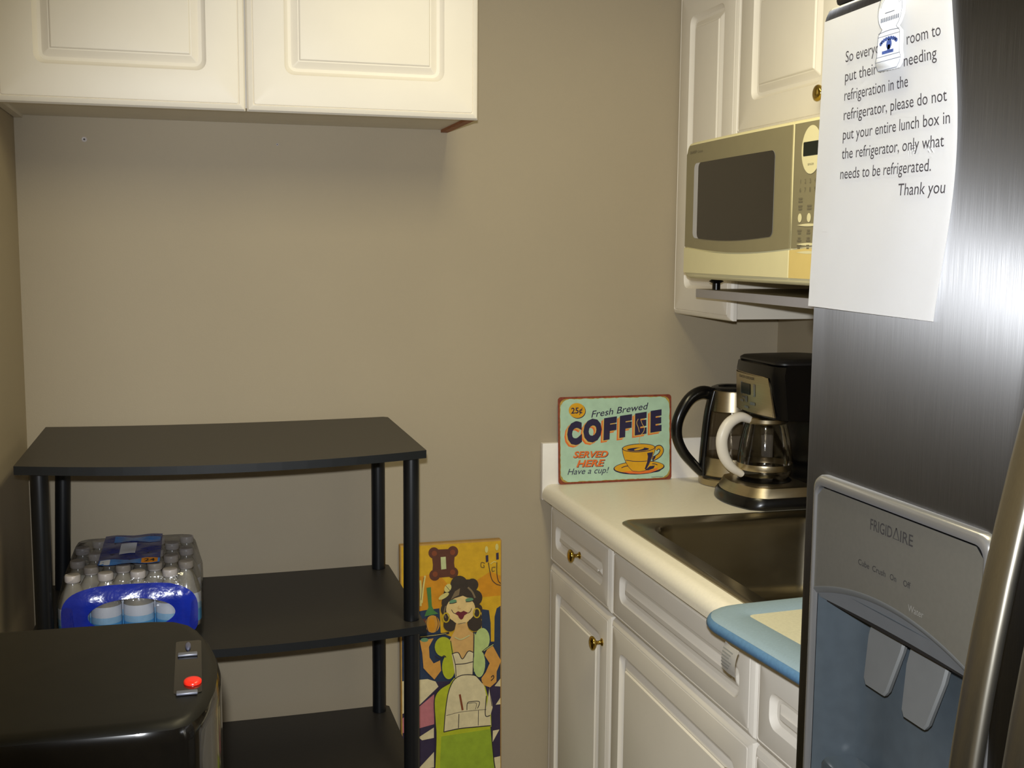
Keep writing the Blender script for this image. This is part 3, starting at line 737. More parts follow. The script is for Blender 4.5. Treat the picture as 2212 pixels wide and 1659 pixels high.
# ------------------------------------------------------------------ refrigerator
XF = 1.02; YL = -1.512
def fridge():
    t = thing('refrigerator', 'stainless side-by-side refrigerator with ice and water dispenser', 'refrigerator', (1.4, -1.97, 0))
    bm = bmesh.new(); box(bm, 1.098, RW-.02, -2.42, YL-.012, .02, 1.735, .004); finish('cabinet', bm, M['fridge_b'], t)
    bm = bmesh.new(); box(bm, 1.086, 1.098, -2.41, YL-.02, .06, 1.73); finish('gasket', bm, M['gasket'], t)
    F = right_frame(XF, YL, 0)                                       # u from the freezer door's far edge towards the camera
    hx = (.047, .325, .86, 1.145)                                    # dispenser opening in the door
    def doorloops(u0, u1, hole):
        bm = bmesh.new()
        L = lambda d, w, r=.012: [F(x, y, w) for x, y in rrect(u0+d, u1-d, .05+d, 1.746-d, r, 5)]
        loops = [L(.004, -.066), L(0, -.064), L(0, -.012), L(.002, -.005), (L(.006, -.0012)), L(.012, 0)]
        if hole:
            loops.append([F(x, y, 0) for x, y in rrect(hx[0], hx[1], hx[2], hx[3], .012, 5)])
            loops.append([F(x, y, -.012) for x, y in rrect(hx[0], hx[1], hx[2], hx[3], .012, 5)])
            loft(bm, loops, cap0=True, cap1=False)
        else: loft(bm, loops)
        return bm
    d1 = finish('freezer_door', doorloops(0, .402, True), M['fridge'], t, 40)
    d2 = finish('fridge_door', doorloops(.408, .905, False), M['fridge'], t, 40)
    # bowed strap handles
    def handle(u, door):
        bm = bmesh.new(); pts = []
        loops = []
        for k in range(25):
            z = .29+(1.41-.29)*k/24; off = .077-.244*(z-.85)**2
            hw, ht = .0165, .007
            sec = []
            for a in range(16):
                ang = 2*PI*a/16; cu, cw = math.cos(ang), math.sin(ang)
                sec.append(F(u+hw*math.copysign(abs(cu)**.6, cu), z, off-ht+ht*math.copysign(abs(cw)**.7, cw)))
            loops.append(sec)
        loft(bm, loops)
        for z in (.33, 1.37): box(bm, XF-.012, XF+.0005, YL-u-.012, YL-u+.012, z-.03, z+.03, .003)
        sub('handle', bm, M['fridge_h'], door, 50)
    handle(.376, d1); handle(.436, d2)
    # dispenser
    dp = finish('dispenser', dispenser_frame(F), M['drim'], t, 50)
    bm = bmesh.new(); n = 24                                         # satin control fascia with arched lower edge
    ua, ub = .046, .322; za = lambda u: 1.112+.027*math.sin(PI*(u-.03)/(.31))**1
    za = lambda u: 1.110+.0285*(1-((u-.178)/.15)**2)
    vs = []
    for i in range(n+1):
        u = ua+(ub-ua)*i/n; cut = 0
        e = min(u-ua, ub-u); r = .01
        if e < r: cut = r-math.sqrt(r*r-(r-e)**2)
        vs.append((bm.verts.new(F(u, za(u), .0085)), bm.verts.new(F(u, 1.232-cut, .0085))))
    for a, b in zip(vs, vs[1:]): bm.faces.new((a[0], b[0], b[1], a[1]))
    fa = sub('fascia', bm, M['dframe'], dp, 40)
    bm = bmesh.new(); vs = []
    for i in range(n+1):                                             # light lip along the arch
        u = ua+(ub-ua)*i/n; vs.append((bm.verts.new(F(u, za(u)-.0045, .005)), bm.verts.new(F(u, za(u)+.0005, .0092)), bm.verts.new(F(u, za(u)+.003, .0088))))
    for a, b in zip(vs, vs[1:]):
        for j in (0, 1): bm.faces.new((a[j], b[j], b[j+1], a[j+1]))
    sub('arch_lip', bm, M['paddle'], dp, 60)
    bm = bmesh.new(); vs = []
    for i in range(n+1):                                             # hood sloping back under the arch
        u = ua+(ub-ua)*i/n; z1 = za(u)-.004
        vs.append([bm.verts.new(F(u, z1+(1.1075-z1)*s, .004-.007*s*(.2+.8*math.sin(PI*i/n))-.001*s)) for s in (0, .35, .7, 1)])
    for a, b in zip(vs, vs[1:]):
        for j in range(3): bm.faces.new((a[j], b[j], b[j+1], a[j+1]))
    sub('hood', bm, M['dhood'], dp, 60)
    bm = bmesh.new()
    L = lambda d, w, r, b=0: [F(x, y, w) for x, y in rrect(hx[0]+d, hx[1]-d, hx[2]+b, hx[3]-.02, r, 6)]
    loft(bm, [L(-.001, .003, .014), L(.002, .0, .014), L(.005, -.008, .02), L(.011, -.020, .03), L(.021, -.031, .035), L(.034, -.038, .035), L(.05, -.041, .03), L(.065, -.042, .02)], cap0=False)
    sub('recess', bm, M['drec'], dp, 60)
    bm = bmesh.new(); box(bm, XF+.004, XF+.030, YL-hx[1]+.006, YL-hx[0]-.006, 1.1035, 1.1075); sub('spout_slot', bm, M['gasket'], dp)
    bm = bmesh.new()                                                 # glossy drip tray, dished
    L = lambda d, z, r: [(XF+.040-dx, YL-.186-u, z) for u, dx in [(x, y) for x, y in rrect(-.124+d, .124-d, .004+d*.2, .046-d*.2, min(r, .014), 6)]]
    loft(bm, [L(0, .905, .02), L(0, .925, .02), L(.004, .93, .02), L(.012, .926, .018), L(.03, .917, .015), L(.06, .912, .01)], cap0=True)
    sub('drip_tray', bm, M['drec'], dp, 60)
    for uc, zt in ((.139, 1.1135), (.207, 1.106)):
        bm = bmesh.new()
        out = [(-.030, 0), (.030, 0), (.030, -.03), (.021, -.074), (.016, -.08), (-.016, -.08), (-.021, -.074), (-.030, -.03)]
        def Q(x, y, w): 
            return F(uc+x, zt+y, -.034+.020*(y/-.08)+w+.004*(abs(x)/.03)**2)
        loft(bm, [[Q(x*.96, y, -.004) for x, y in out], [Q(x, y, 0) for x, y in out], [Q(x*.93, y*.97-.001, .003) for x, y in out]])
        pd = sub('paddle', bm, M['paddle'], dp, 40)
    bm = bmesh.new()
    put_text(bm, 'FRIGID', F, .1492, 1.2085, width=.0375, height=.0118, w=.009, bold=.006); put_text(bm, 'IRE', F, .2000, 1.2085, width=.0205, height=.0118, w=.009, bold=.006)
    stroke(bm, F, [(.1933, 1.2203), (.1886, 1.2092), (.1982, 1.2092), (.1933, 1.2203)], .0016, .009, 0, False)
    sub('lettering', bm, M['ink'], fa); bm = bmesh.new()
    put_text(bm, 'Cube', F, .1305, 1.1675, width=.020, height=.0062, w=.009, bold=.01); put_text(bm, 'Crush', F, .156, 1.1675, width=.023, height=.0062, w=.009, bold=.01)
    put_text(bm, 'On', F, .1865, 1.1675, width=.0105, height=.0062, w=.009, bold=.01); put_text(bm, 'Off', F, .2085, 1.1675, width=.0115, height=.0062, w=.009, bold=.01)
    sub('lettering', bm, M['ink'], fa)
    bm = bmesh.new(); put_text(bm, 'Water', F, .218, 1.1455, width=.024, height=.007, w=.009)
    sub('pale_lettering', bm, M['dimprint'], fa)
    bm = bmesh.new(); box(bm, 1.03, 1.16, YL-.075, YL-.008, 1.7465, 1.764, .006); finish('hinge_cover', bm, M['gasket'], t)
def dispenser_frame(F):
    bm = bmesh.new()
    o = lambda d, w, r: [F(x, y, w) for x, y in rrect(.038+d, .330-d, .80+d, 1.2455-d, r, 6)]
    inner = lambda d, w, r: [F(x, y, w) for x, y in rrect(.046+d, .322-d, .86+d, 1.2335-d, r, 6)]
    loft(bm, [o(0, .0002, .016), o(0, .006, .016), o(.002, .010, .015), o(.005, .0112, .013), inner(-.001, .0108, .012), inner(0, .009, .011), inner(0.0005, .004, .011)], cap0=False, cap1=False)
    return bm
fridge()

# ------------------------------------------------------------------ notice on the freezer door
def notice():
    t = thing('paper_notice', 'white typed paper notice about lunch boxes on the refrigerator door', 'notice', (XF-.006, -1.63, 1.58))
    Z1, Z0 = 1.7295, 1.4265
    def surf(a, b, w=0):
        """a 0..1 from the far edge towards the camera, b 0..1 down"""
        z = Z1+(Z0-Z1)*b-.004*a*b+.002*(1-b)*a
        right = -1.7385-.020*math.sin(PI*min(1, max(0, b)))**1.3+.0*b; left = -1.5245+.001*b
        y = left+(right-left)*a
        x = XF-.0032-.0022*math.sin(PI*a)*(.4+.6*b)-.006*(1-a)**2*b*b-.0016*math.sin(9*a+2*b)*b*(1-b)*2-w
        return (x, y, z)
    bm = bmesh.new(); n, m = 24, 30
    g = [[bm.verts.new(surf(i/n, j/m)) for i in range(n+1)] for j in range(m+1)]
    for j in range(m):
        for i in range(n): bm.faces.new((g[j][i], g[j+1][i], g[j+1][i+1], g[j][i+1]))
    bmesh.ops.solidify(bm, geom=bm.faces[:], thickness=.0003)
    finish('sheet', bm, M['paper'], t, 60)
    bm = bmesh.new()
    F = lambda u, v, w=0: surf(u, (Z1-v)/(Z1-Z0), .0009)
    lines = [('So everyone has room to', .218, .925, 1.684), ('put their items needing', .218, .893, 1.6645), ('refrigeration in the', .217, .70, 1.6452), ('refrigerator, please do not', .218, .945, 1.6255),
             ('put your entire lunch box in', .217, .962, 1.6055), ('the refrigerator, only what', .215, .93, 1.586), ('needs to be refrigerated.', .212, .862, 1.5655), ('Thank you', .66, .955, 1.545)]
    for s, a, b, z in lines:
        vs, fs = text2d(s); x0, x1 = min(p[0] for p in vs), max(p[0] for p in vs)
        bv = [bm.verts.new(F(a+(b-a)*(x-x0)/(x1-x0), z-.004+y*.0118/.73)) for x, y in vs]
        for f in fs:
            try: bm.faces.new([bv[i] for i in f])
            except ValueError: pass
    finish('typed_text', bm, M['inkblack'], t, 0)
    # magnet
    k = thing('magnet', 'white bottle-shaped magnet holding the paper notice', 'magnet', (XF-.008, -1.657, 1.69))
    c = -1.6575; xw = XF-.0075
    G = lambda u, v, w=0: (xw-w, c-u, v)
    outl = []
    for q in range(0, 25):
        a = -PI*.30+(PI+PI*.60)*q/24; outl.append((.0205*math.cos(a), 1.7165+.0205*math.sin(a)))
    outl += [(-.0185, 1.6945), (-.0195, 1.675), (-.0215, 1.670), (-.0205, 1.6655), (-.016, 1.6605), (.016, 1.6605), (.0205, 1.6655), (.0215, 1.670), (.0195, 1.675), (.0185, 1.6945)]
    bm = bmesh.new(); loft(bm, [[G(x, y, 0) for x, y in outl], [G(x, y, .0022) for x, y in outl], [G(x*.96, 1.69+(y-1.69)*.98, .0032) for x, y in outl]])
    finish('body', bm, M['magnet'], k, 50)
    bm = bmesh.new(); w = .0036
    ol = [(x*.97, 1.69+(y-1.69)*.985) for x, y in outl]
    stroke(bm, G, ol+[ol[0]], .0007, w, 0, False)
    for r in (.0165, .0145):
        stroke(bm, G, [(r*1.1*math.cos(a), 1.716+r*math.sin(a)) for a in [PI*.1+PI*.8*q/10 for q in range(11)]], .0006, w, 0)
    stroke(bm, G, [(-.0175, 1.6965), (0, 1.6975), (.0175, 1.6965)], .0007, w, 0); stroke(bm, G, [(-.0178, 1.693), (.0178, 1.693)], .0006, w, 0)
    stroke(bm, G, [(-.019, 1.674), (.019, 1.674)], .0006, w, 0); stroke(bm, G, [(-.0205, 1.6695), (.0205, 1.6695)], .0006, w, 0)
    for i in range(11):                                              # a row of unreadable small print
        u = -.0145+.0028*i; poly(bm, G, [(u, 1.7065), (u+.0018, 1.7065), (u+.0018, 1.7105), (u, 1.7105)], w, 0)
    stroke(bm, G, [(-.008, 1.7145), (.008, 1.7145)], .001, w, 0)
    finish('outline_print', bm, M['magline'], k, 0)
    bm = bmesh.new()
    for q in range(9):
        a = PI*.15+PI*.7*q/8; poly(bm, G, ell(.0145*math.cos(a), 1.6835+.0065*math.sin(a), .0022, .002, 8), w, 0)
    poly(bm, G, ell(.001, 1.6845, .0045, .005, 14), w, 0); poly(bm, G, [(-.001, 1.684), (.003, 1.684), (.003, 1.677), (-.002, 1.677)], w, 0)
    poly(bm, G, [(-.010, 1.676), (.009, 1.676), (.009, 1.679), (-.010, 1.679)], w+.0001, 0)
    finish('blue_logo', bm, M['magblue'], k, 0)
notice()

# ------------------------------------------------------------------ black shelf unit
def shelf_unit():
    t = thing('shelf_unit', 'black open shelf unit with round posts against the back wall', 'shelf unit', (.42, -.29, 0))
    tops = [1.1, .752, .409, .075]
    x0, x1, y0, y1 = .046, .7825, -.515, -.0595
    posts = {'fl': (.0815, -.472), 'fr': (.7605, -.472), 'bl': (.083, -.092), 'br': (.7535, -.092)}
    for k, z in enumerate(tops):
        bm = bmesh.new()
        bow = .045 if k == 0 else .03; sag = .004
        pts = [(x0+.004, y1), (x1-.022, y1)] 
        n = 16; front = []
        for i in range(n+1):
            s = i/n; front.append((x1-(x1-x0)*s, y0-bow*(1-(2*s-1)**2)))
        out = [(x0, y1)]+[(x0+(x1-x0)*i/12, y1) for i in range(1, 12)]+[(x1-.012, y1), (x1-.002, y1-.010)]+front
        dz = lambda x: -sag*(1-((x-(x0+x1)/2)/((x1-x0)/2))**2)
        vt = [bm.verts.new((x, y, z+dz(x))) for x, y in out]
        f = bm.faces.new(vt); f.material_index = 0
        vb = [bm.verts.new((x, y, z-.0155+dz(x))) for x, y in out]
        f = bm.faces.new(vb[::-1]); f.material_index = 2
        for i in range(len(out)):
            j = (i+1) % len(out); bm.faces.new((vt[i], vb[i], vb[j], vt[j])).material_index = 1
        bmesh.ops.triangulate(bm, faces=[q for q in bm.faces if len(q.verts) > 4])
        finish('shelf_board', bm, [M['black'], M['blackedge'], M['rawboard']], t, 0)
    for key, (x, y) in posts.items():
        for k in range(3):
            bm = bmesh.new(); za, zb = tops[k+1]+.0005, tops[k]-.0165
            xb = x-.012 if (key == 'bl' and k == 0) else x
            tube(bm, [(xb, y, za), (xb+(x-xb)*.05, y, za+.01), (x-(x-xb)*.02, y, zb-.008), (x, y, zb)], [.0155, .0157, .0157, .0145], 20)
            finish('post', bm, M['post'], t, 50)
        bm = bmesh.new(); lathe(bm, [(.019, 0), (.019, .02), (.0155, .058)], (x, y, .001), 18); finish('foot', bm, M['post'], t, 50)
shelf_unit()

# ------------------------------------------------------------------ case of water bottles
def bottle_case():
    zs = .7535; t = thing('bottled_water_case', 'shrink-wrapped case of small water bottles on the middle shelf', 'water bottles', (.22, -.31, zs))
    zs += .0012
    P = [(.0225, 0), (.026, .003), (.0268, .012), (.0268, .070), (.0255, .078), (.020, .094), (.0115, .109), (.0105, .1145)]
    proto = None
    cols, rows, dx, dy = 4, 6, .0575, .0497
    for r in range(rows):
        for c in range(cols):
            x = .130+dx*c+(.0285 if r % 2 else 0)-.002*r*0; y = -.4555+dy*r
            if proto is None:
                bm = bmesh.new(); lathe(bm, P, (0, 0, 0), 20); b = sub('bottle', bm, M['pet'], t, 60)
                bm = bmesh.new(); lathe(bm, [(.0273, .012), (.0275, .013), (.0275, .036)], (0, 0, 0), 20, cap0=False, cap1=False); lathe(bm, [(.0275, .036), (.0275, .048)], (0, 0, 0), 20, cap0=False, cap1=False, mi=1); lathe(bm, [(.0275, .048), (.0275, .067), (.0273, .068)], (0, 0, 0), 20, cap0=False, cap1=False, mi=2); sub('bottle_label', bm, [M['blabel'], M['blabel2'], M['whiteprint']], b, 60)
                bm = bmesh.new(); lathe(bm, [(.0135, .1145), (.014, .116), (.014, .1255), (.0128, .1275), (.004, .128)], (0, 0, 0), 20); sub('cap', bm, M['cap'], b, 50)
                proto = b
            else:
                b = proto.copy(); C.objects.link(b); b.parent = t
                for ch in list(proto.children):
                    k = ch.copy(); C.objects.link(k); k.parent = b
            b.location = Vector((x, y, zs))-Vector(t.location)
    # film skin over the block
    x0, x1, y0, y1 = .1005, .3615, -.4855, -.177
    bm = bmesh.new()
    L = lambda d, z, r: [(x, y, zs+z) for x, y in rrect(x0+d, x1-d, y0+d, y1-d, r, 5)]
    loft(bm, [L(0, .002, .027), L(-.001, .03, .027), L(0, .07, .027), L(.006, .095, .03), L(.012, .119, .03), L(.018, .1288, .028), L(.06, .1298, .02)], cap0=False)
    finish('shrink_film', bm, M['film'], t, 60)
    # printed royal-blue front with an oval window
    FF = lambda u, v, w=0: (.231+u, y0-.0016-w-.0025*abs(math.cos(PI*(u+.13)/.0575))+.022*max(0, (abs(u)-.085)/.04)**2*.55+.010*max(0, (v-.075)/.03)**1.5, zs+v)
    n = 48; outer, inner = [], []
    for k in range(n):
        a = 2*PI*k/n; c, s = math.cos(a), math.sin(a)
        ou = .121*math.copysign(abs(c)**.55, c); ov = .055+.054*math.copysign(abs(s)**.8, s)
        if s < 0: ov = .055+.053*math.copysign(abs(s)**.3, s)
        outer.append((ou, ov)); inner.append((.003+.077*c, .054+.030*s))
    bm = bmesh.new()
    mids = [[(o[0]*(1-q)+i[0]*q, o[1]*(1-q)+i[1]*q) for o, i in zip(outer, inner)] for q in (0, .2, .4, .6, .8, 1)]
    loft(bm, [[FF(*p) for p in l] for l in mids], cap0=False, cap1=False)
    finish('printed_band', bm, M['bluefilm'], t, 60)
    # printed top panel
    bm = bmesh.new(); mt = [M['darkbluefilm'], M['lightbluefilm'], M['whiteprint'], M['badge'], M['ink']]
    FT = lambda u, v, w=0: (u, v, zs+.1312+w+.0018*math.sin(u*90)*math.sin(v*70))
    def grid(xa, xb, ya, yb, w, mi, nx=8, ny=8, sk=0):
        g = [[bm.verts.new(FT(xa+(xb-xa)*i/nx, ya+(yb-ya)*j/ny+sk*i/nx, w)) for i in range(nx+1)] for j in range(ny+1)]
        for j in range(ny):
            for i in range(nx): bm.faces.new((g[j][i], g[j][i+1], g[j+1][i+1], g[j+1][i])).material_index = mi
    grid(.170, .283, -.418, -.19, 0, 0, 10, 14)
    grid(.172, .283, -.418, -.385, .0006, 1, 8, 3); grid(.19, .28, -.245, -.205, .0006, 1, 8, 3, -.012)
    grid(.205, .235, -.345, -.262, .0008, 2, 4, 6); grid(.174, .192, -.416, -.388, .0008, 2, 3, 3)
    grid(.249, .279, -.416, -.387, .001, 3, 3, 3)
    put_text(bm, '24', FT, .264, -.409, height=.015, mi=4, align='C', w=.0014, bold=.02)
    finish('printed_top', bm, mt, t, 50)
bottle_case()

# ------------------------------------------------------------------ water cooler
def water_cooler():
    t = thing('water_cooler', 'glossy black water cooler against the left wall in the foreground', 'water cooler', (.2, -1.44, 0))
    def plan(d):
        P = [(.025+d, -1.275-d), (.025+d, -1.598+d)]
        xs = [(.30, -1.601), (.335, -1.5985), (.349, -1.591), (.358, -1.575), (.367, -1.55), (.3745, -1.51), (.378, -1.47), (.3785, -1.44), (.376, -1.405), (.370, -1.365), (.359, -1.325), (.349, -1.303), (.335, -1.288), (.31, -1.2815), (.28, -1.28)]
        for x, y in xs:
            cx, cy = .2, -1.44; l = math.hypot(x-cx, y-cy)
            P.append((x-(x-cx)/l*d, y-(y-cy)/l*d))
        return P
    bm = bmesh.new(); loft(bm, [[(x, y, z) for x, y in plan(d)] for d, z in ((.012, .0), (.004, .02), (0, .05), (0, 1.030), (.0015, 1.038), (.004, 1.043))])
    finish('body', bm, M['cooler'], t, 45)
    bm = bmesh.new(); loft(bm, [[(x, y, z) for x, y in plan(d)] for d, z in ((.004, 1.043), (.007, 1.047), (.013, 1.0495), (.02, 1.0502))], cap0=False)
    finish('top_panel', bm, M['coolertop'], t, 45)
    z = 1.0503
    F = lambda u, v, w=0: (u, v, z+w)
    bm = bmesh.new(); poly(bm, F, rrect(.3315, .3585, -1.528, -1.372, .004), .0002, 0); finish('button_panel', bm, M['cooler'], t)
    def button(cx, cy, rx, ry, m, h, lab):
        bm = bmesh.new(); loft(bm, [[F(x, y, w) for x, y in ell(cx, cy, rx*k, ry*k, 24)] for k, w in ((1, .0003), (1, h*.6), (.85, h*.9), (.5, h))])
        o = finish('push_button', bm, m, t, 60); o['label'] = lab
    button(.3495, -1.500, .0088, .0105, M['red'], .004, 'red hot-water button'); button(.3445, -1.392, .003, .011, M['bluebtn'], .003, 'dull blue cold-water button')
    for y in (-1.528, -1.418):
        bm = bmesh.new(); box(bm, .334, .3545, y-.006, y+.003, z+.0004, z+.003, .0012); finish('button_bar', bm, M['silver'], t)
water_cooler()

# ------------------------------------------------------------------ painting of a waitress
def painting():
    x0, Wd, Ht = .8154, .2498, .7825
    t = thing('canvas_painting', 'tall yellow painting of a waitress leaning on the back wall beside the shelves', 'painting', (.94, -.03, 0))
    F = lambda u, v, w=0: (x0+u, -.042+.018*v/Ht-w, .001+v)
    bm = bmesh.new(); loft(bm, [[F(x, y, w) for x, y in rrect(d, Wd-d, d, Ht-d, .002, 2)] for d, w in ((0, -.019), (0, -.002), (.0012, -.0004), (.0025, 0))])
    finish('canvas_panel', bm, M_paint['edge'], t, 30)
    def px(x, y):
        u = (x-78)*Wd/702
        s = -.0427-.055*(y-122)/1537
        v = Ht-(y-122-s*(x-78))/3.196/848
        return (u, max(.0008, v))
    mats = list(M_paint.values()); names = list(M_paint.keys())
    bm = bmesh.new(); lay = [0.0003]
    def p(col, pts):
        lay[0] += .00006; poly(bm, F, [px(*q) for q in pts], lay[0], names.index(col))
    def e(col, cx, cy, rx, ry, rot=0): p(col, ell(cx, cy, rx, ry, 22, rot))
    def s(col, pts, wd): lay[0] += .00006; stroke(bm, F, [px(*q) for q in pts], wd*Wd/702, lay[0], names.index(col))
    BOT = 2380
    p('yellow', [(86, 130), (772, 101), (772, BOT), (86, BOT)])
    p('amber', [(200, 330), (330, 300), (420, 400), (350, 540), (200, 560)]); p('amber', [(600, 360), (700, 300), (772, 330), (772, 460), (640, 470)])
    p('navy', [(86, 575), (250, 548), (345, 538), (352, 700), (430, 730), (640, 690), (638, 548), (690, 556), (702, 640), (704, 765), (728, 765), (730, 600), (745, 545), (772, 528), (772, 1020), (86, 1030)])
    p('purple', [(86, 1030), (772, 1020), (772, BOT), (86, BOT)])
    p('cream', [(86, 1020), (260, 1008), (315, 1025), (335, 1060), (205, 1180), (86, 1240)]); p('pink', [(86, 1270), (205, 1190), (305, 1110), (305, 1312), (195, 1340), (86, 1370)])
    for q in ([(195, 1400), (302, 1335), (302, 1405), (220, 1420)], [(188, 1618), (302, 1500), (302, 1605)], [(730, 1062), (772, 1012), (772, 1066)], [(738, 1188), (772, 1140), (772, 1185)],
              [(718, 1362), (765, 1355), (716, 1440)], [(724, 1545), (772, 1535), (772, 1720), (745, 1720)]): p('cream', q)
    # switch plate
    for cx, cy in ((307, 172), (438, 166), (312, 318), (438, 304)): e('brown', cx, cy, 37, 37)
    p('brown', [(292, 180), (330, 150), (415, 148), (452, 180), (446, 240), (455, 300), (420, 330), (330, 336), (295, 310), (300, 250)])
    for cx, cy in ((310, 175), (436, 170), (315, 312), (436, 300)): e('rustbrown', cx, cy, 18, 18)
    p('paleyg', [(353, 200), (388, 198), (392, 278), (357, 282)])
    # candelabra
    for x, y in ((672, 175), (745, 160)):
        e('palecream', x, y-20, 11, 22); p('purple', [(x-6, y+20), (x+12, y+16), (x+14, y+60), (x-4, y+64)])
    s('dark', [(685, 240), (700, 320), (715, 360), (745, 385), (772, 392)], 5); s('dark', [(745, 240), (745, 310), (755, 360), (772, 380)], 5)
    s('dark', [(660, 245), (636, 240), (634, 268), (655, 272), (652, 255)], 4); s('dark', [(735, 272), (712, 275), (712, 298), (730, 295)], 4); s('palecream', [(700, 250), (725, 235), (740, 240)], 5)
    # bottle and bread sticks on a tray
    s('palecream', [(212, 350), (216, 430), (214, 520)], 14); s('palecream', [(246, 320), (232, 400), (222, 500)], 12); s('dark', [(238, 330), (226, 400), (218, 480)], 3)
    e('orangep', 295, 640, 50, 58); s('dark', [(262, 590), (252, 640), (266, 690)], 4); s('dark', [(322, 590), (334, 640), (318, 690)], 4); e('amber', 290, 645, 22, 45)
    p('green', [(255, 400), (285, 395), (291, 520), (305, 550), (335, 572), (240, 588), (250, 560), (268, 530), (262, 460)])
    p('brown', [(205, 620), (245, 600), (255, 690), (205, 700)])
    s('dark', [(86, 735), (250, 722), (410, 700)], 14); s('palecream', [(210, 724), (300, 715), (390, 704)], 3)
    # hair
    for cx, cy, r in ((480, 385, 62), (572, 385, 42), (540, 410, 62), (430, 455, 62), (590, 470, 52), (395, 545, 44), (405, 500, 48), (608, 545, 34), (415, 645, 46), (395, 600, 34), (588, 640, 52), (600, 600, 38)): e('hair', cx, cy, r, r)
    # neck, chest
    p('peach', [(460, 625), (528, 622), (545, 680), (585, 710), (578, 835), (500, 880), (425, 838), (413, 745), (445, 690)])
    # face
    e('skin', 490, 545, 102, 88); e('skin', 492, 600, 62, 42); p('skin', [(420, 500), (470, 450), (540, 455), (585, 510)])
    p('hair', [(395, 500), (430, 420), (500, 385), (600, 420), (620, 520), (580, 470), (535, 468), (505, 455), (480, 462), (450, 470)])
    p('hairlight', [(420, 480), (450, 425), (485, 405), (478, 450), (445, 465)]); s('hairlight', [(540, 400), (570, 430), (590, 470)], 12); s('hairlight', [(385, 520), (375, 560), (385, 600)], 8)
    e('teal', 436, 492, 26, 13, -.2); e('teal', 550, 482, 28, 13, -.1); s('dark', [(410, 505), (438, 503), (462, 496)], 5); s('dark', [(524, 495), (552, 494), (580, 486)], 5)
    p('lips', [(448, 572), (470, 556), (490, 563), (510, 554), (542, 568), (515, 585), (505, 606), (492, 613), (478, 602), (470, 585)])
    s('dark', [(425, 545), (438, 565), (455, 574)], 4); s('dark', [(540, 570), (556, 560), (566, 538)], 4); s('peach', [(478, 520), (470, 535), (490, 540)], 4)
    for cx, cy in ((388, 597), (602, 570)): s('ring', [(cx+22*math.cos(a), cy+30*math.sin(a)) for a in [2*PI*k/10 for k in range(11)]], 9)
    e('palecream', 400, 402, 22, 30, .6); e('palecream', 372, 455, 40, 15, -.5); s('dark', [(385, 385), (400, 402), (420, 425)], 3)
    s('dark', [(470, 640), (495, 636), (524, 632)], 3)
    # sleeves, bodice, arms
    p('arm', [(205, 745), (300, 733), (268, 790), (272, 860), (300, 900), (345, 880), (352, 948), (305, 1008), (262, 965), (230, 930), (222, 830)])
    p('arm', [(715, 790), (755, 860), (774, 890), (742, 960), (740, 1030), (695, 1066), (640, 1048), (633, 1005), (664, 965), (692, 905), (655, 850), (680, 800)])
    e('teal', 238, 742, 26, 14)
    e('lime', 368, 790, 60, 66); e('lime', 404, 925, 46, 82); p('lime', [(375, 840), (425, 760), (450, 900), (390, 930)])
    e('mintp', 640, 745, 52, 76); e('mintp', 618, 905, 42, 92); p('mintp', [(585, 700), (640, 800), (655, 900), (580, 960)])
    s('dark', [(310, 850), (340, 870), (370, 850), (385, 860)], 7); s('dark', [(640, 830), (680, 800), (720, 775)], 14); s('mintp', [(650, 822), (690, 795), (718, 780)], 5)
    p('cream', [(425, 838), (470, 830), (500, 873), (540, 820), (578, 832), (572, 1005), (452, 1005)])
    s('dark', [(425, 838), (470, 830), (500, 873), (540, 822), (575, 830)], 6); s('dark', [(450, 908), (510, 905), (575, 892)], 6)
    s('dark', [(418, 750), (430, 830), (450, 910), (455, 990)], 5); s('dark', [(580, 690), (578, 830), (572, 990)], 5)
    s('paleyg', [(445, 725), (490, 742), (550, 715)], 6)
    # skirt and apron
    p('lime', [(305, 1130), (340, 1070), (415, 1030), (440, 1000), (600, 1000), (660, 1060), (700, 1200), (705, 1380), (735, 1660), (760, BOT), (280, BOT), (300, 1700), (312, 1400)])
    p('grass', [(350, 1390), (700, 1345), (735, 1660), (755, BOT), (330, BOT), (340, 1600)])
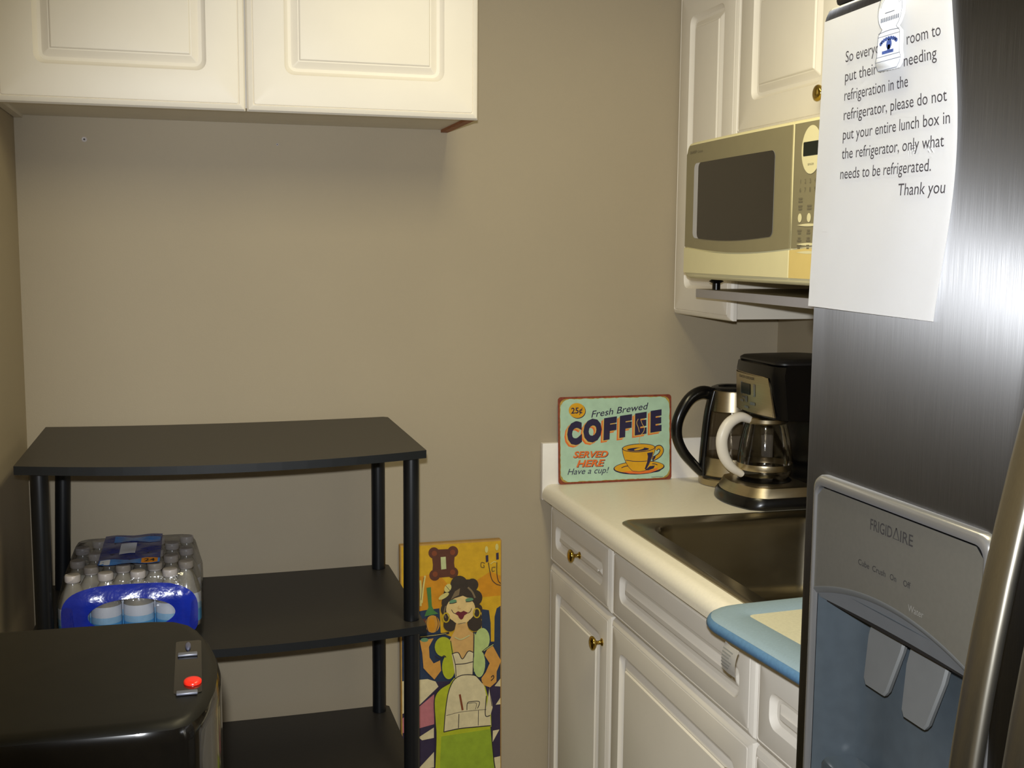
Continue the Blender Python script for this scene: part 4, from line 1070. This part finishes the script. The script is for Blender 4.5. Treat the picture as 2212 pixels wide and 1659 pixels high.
    s('dark', [(415, 1030), (340, 1075), (304, 1140), (308, 1280), (314, 1400), (302, 1660), (285, 2000)], 7); s('dark', [(700, 1330), (706, 1400), (722, 1560), (738, 1680), (752, 2000)], 7)
    p('cream', [(368, 1358), (380, 1220), (402, 1090), (440, 1012), (500, 980), (590, 985), (650, 1050), (668, 1120), (668, 1250), (695, 1256), (700, 1320), (560, 1332), (470, 1338)])
    s('dark', [(368, 1360), (380, 1220), (402, 1090), (440, 1012), (500, 980), (590, 985), (640, 1035)], 6); s('dark', [(366, 1360), (470, 1340), (560, 1332), (700, 1322)], 7)
    s('dark', [(385, 1250), (480, 1228), (610, 1216), (690, 1212)], 3); s('dark', [(474, 1240), (470, 1335)], 5); s('dark', [(612, 1218), (610, 1320)], 4)
    s('rustbrown', [(480, 1108), (500, 1215)], 14); s('dark', [(530, 1215), (534, 1168), (560, 1158), (618, 1160), (605, 1205)], 5); s('dark', [(534, 1170), (595, 1168), (590, 1210)], 3)
    p('cream', [(690, 1065), (712, 1200), (696, 1252), (660, 1250)]); s('dark', [(668, 1120), (660, 1250), (696, 1252)], 6); s('dark', [(690, 1070), (706, 1190)], 4); s('dark', [(700, 1020), (720, 1000), (715, 985), (700, 998)], 6)
    finish('painted_picture', bm, mats, t, 0)
M_paint = {}
for k, c in dict(edge=(176, 136, 66), yellow=(206, 162, 28), amber=(204, 138, 20), navy=(40, 54, 78), purple=(52, 42, 66), cream=(212, 198, 156), pink=(184, 112, 118), brown=(92, 52, 34), rustbrown=(128, 66, 34),
                 paleyg=(190, 196, 140), palecream=(208, 196, 116), dark=(44, 36, 42), green=(72, 122, 60), orangep=(196, 140, 50), hair=(58, 48, 38), hairlight=(122, 104, 76), peach=(206, 164, 98),
                 skin=(222, 192, 128), teal=(98, 142, 104), lips=(108, 38, 44), ring=(188, 160, 30), arm=(204, 148, 68), lime=(172, 178, 36), mintp=(178, 196, 122), grass=(142, 164, 42)).items():
    M_paint[k] = mat('painted '+k, c, .5, noise=.09, nscale=60, bump=.1, bscale=200)
painting()
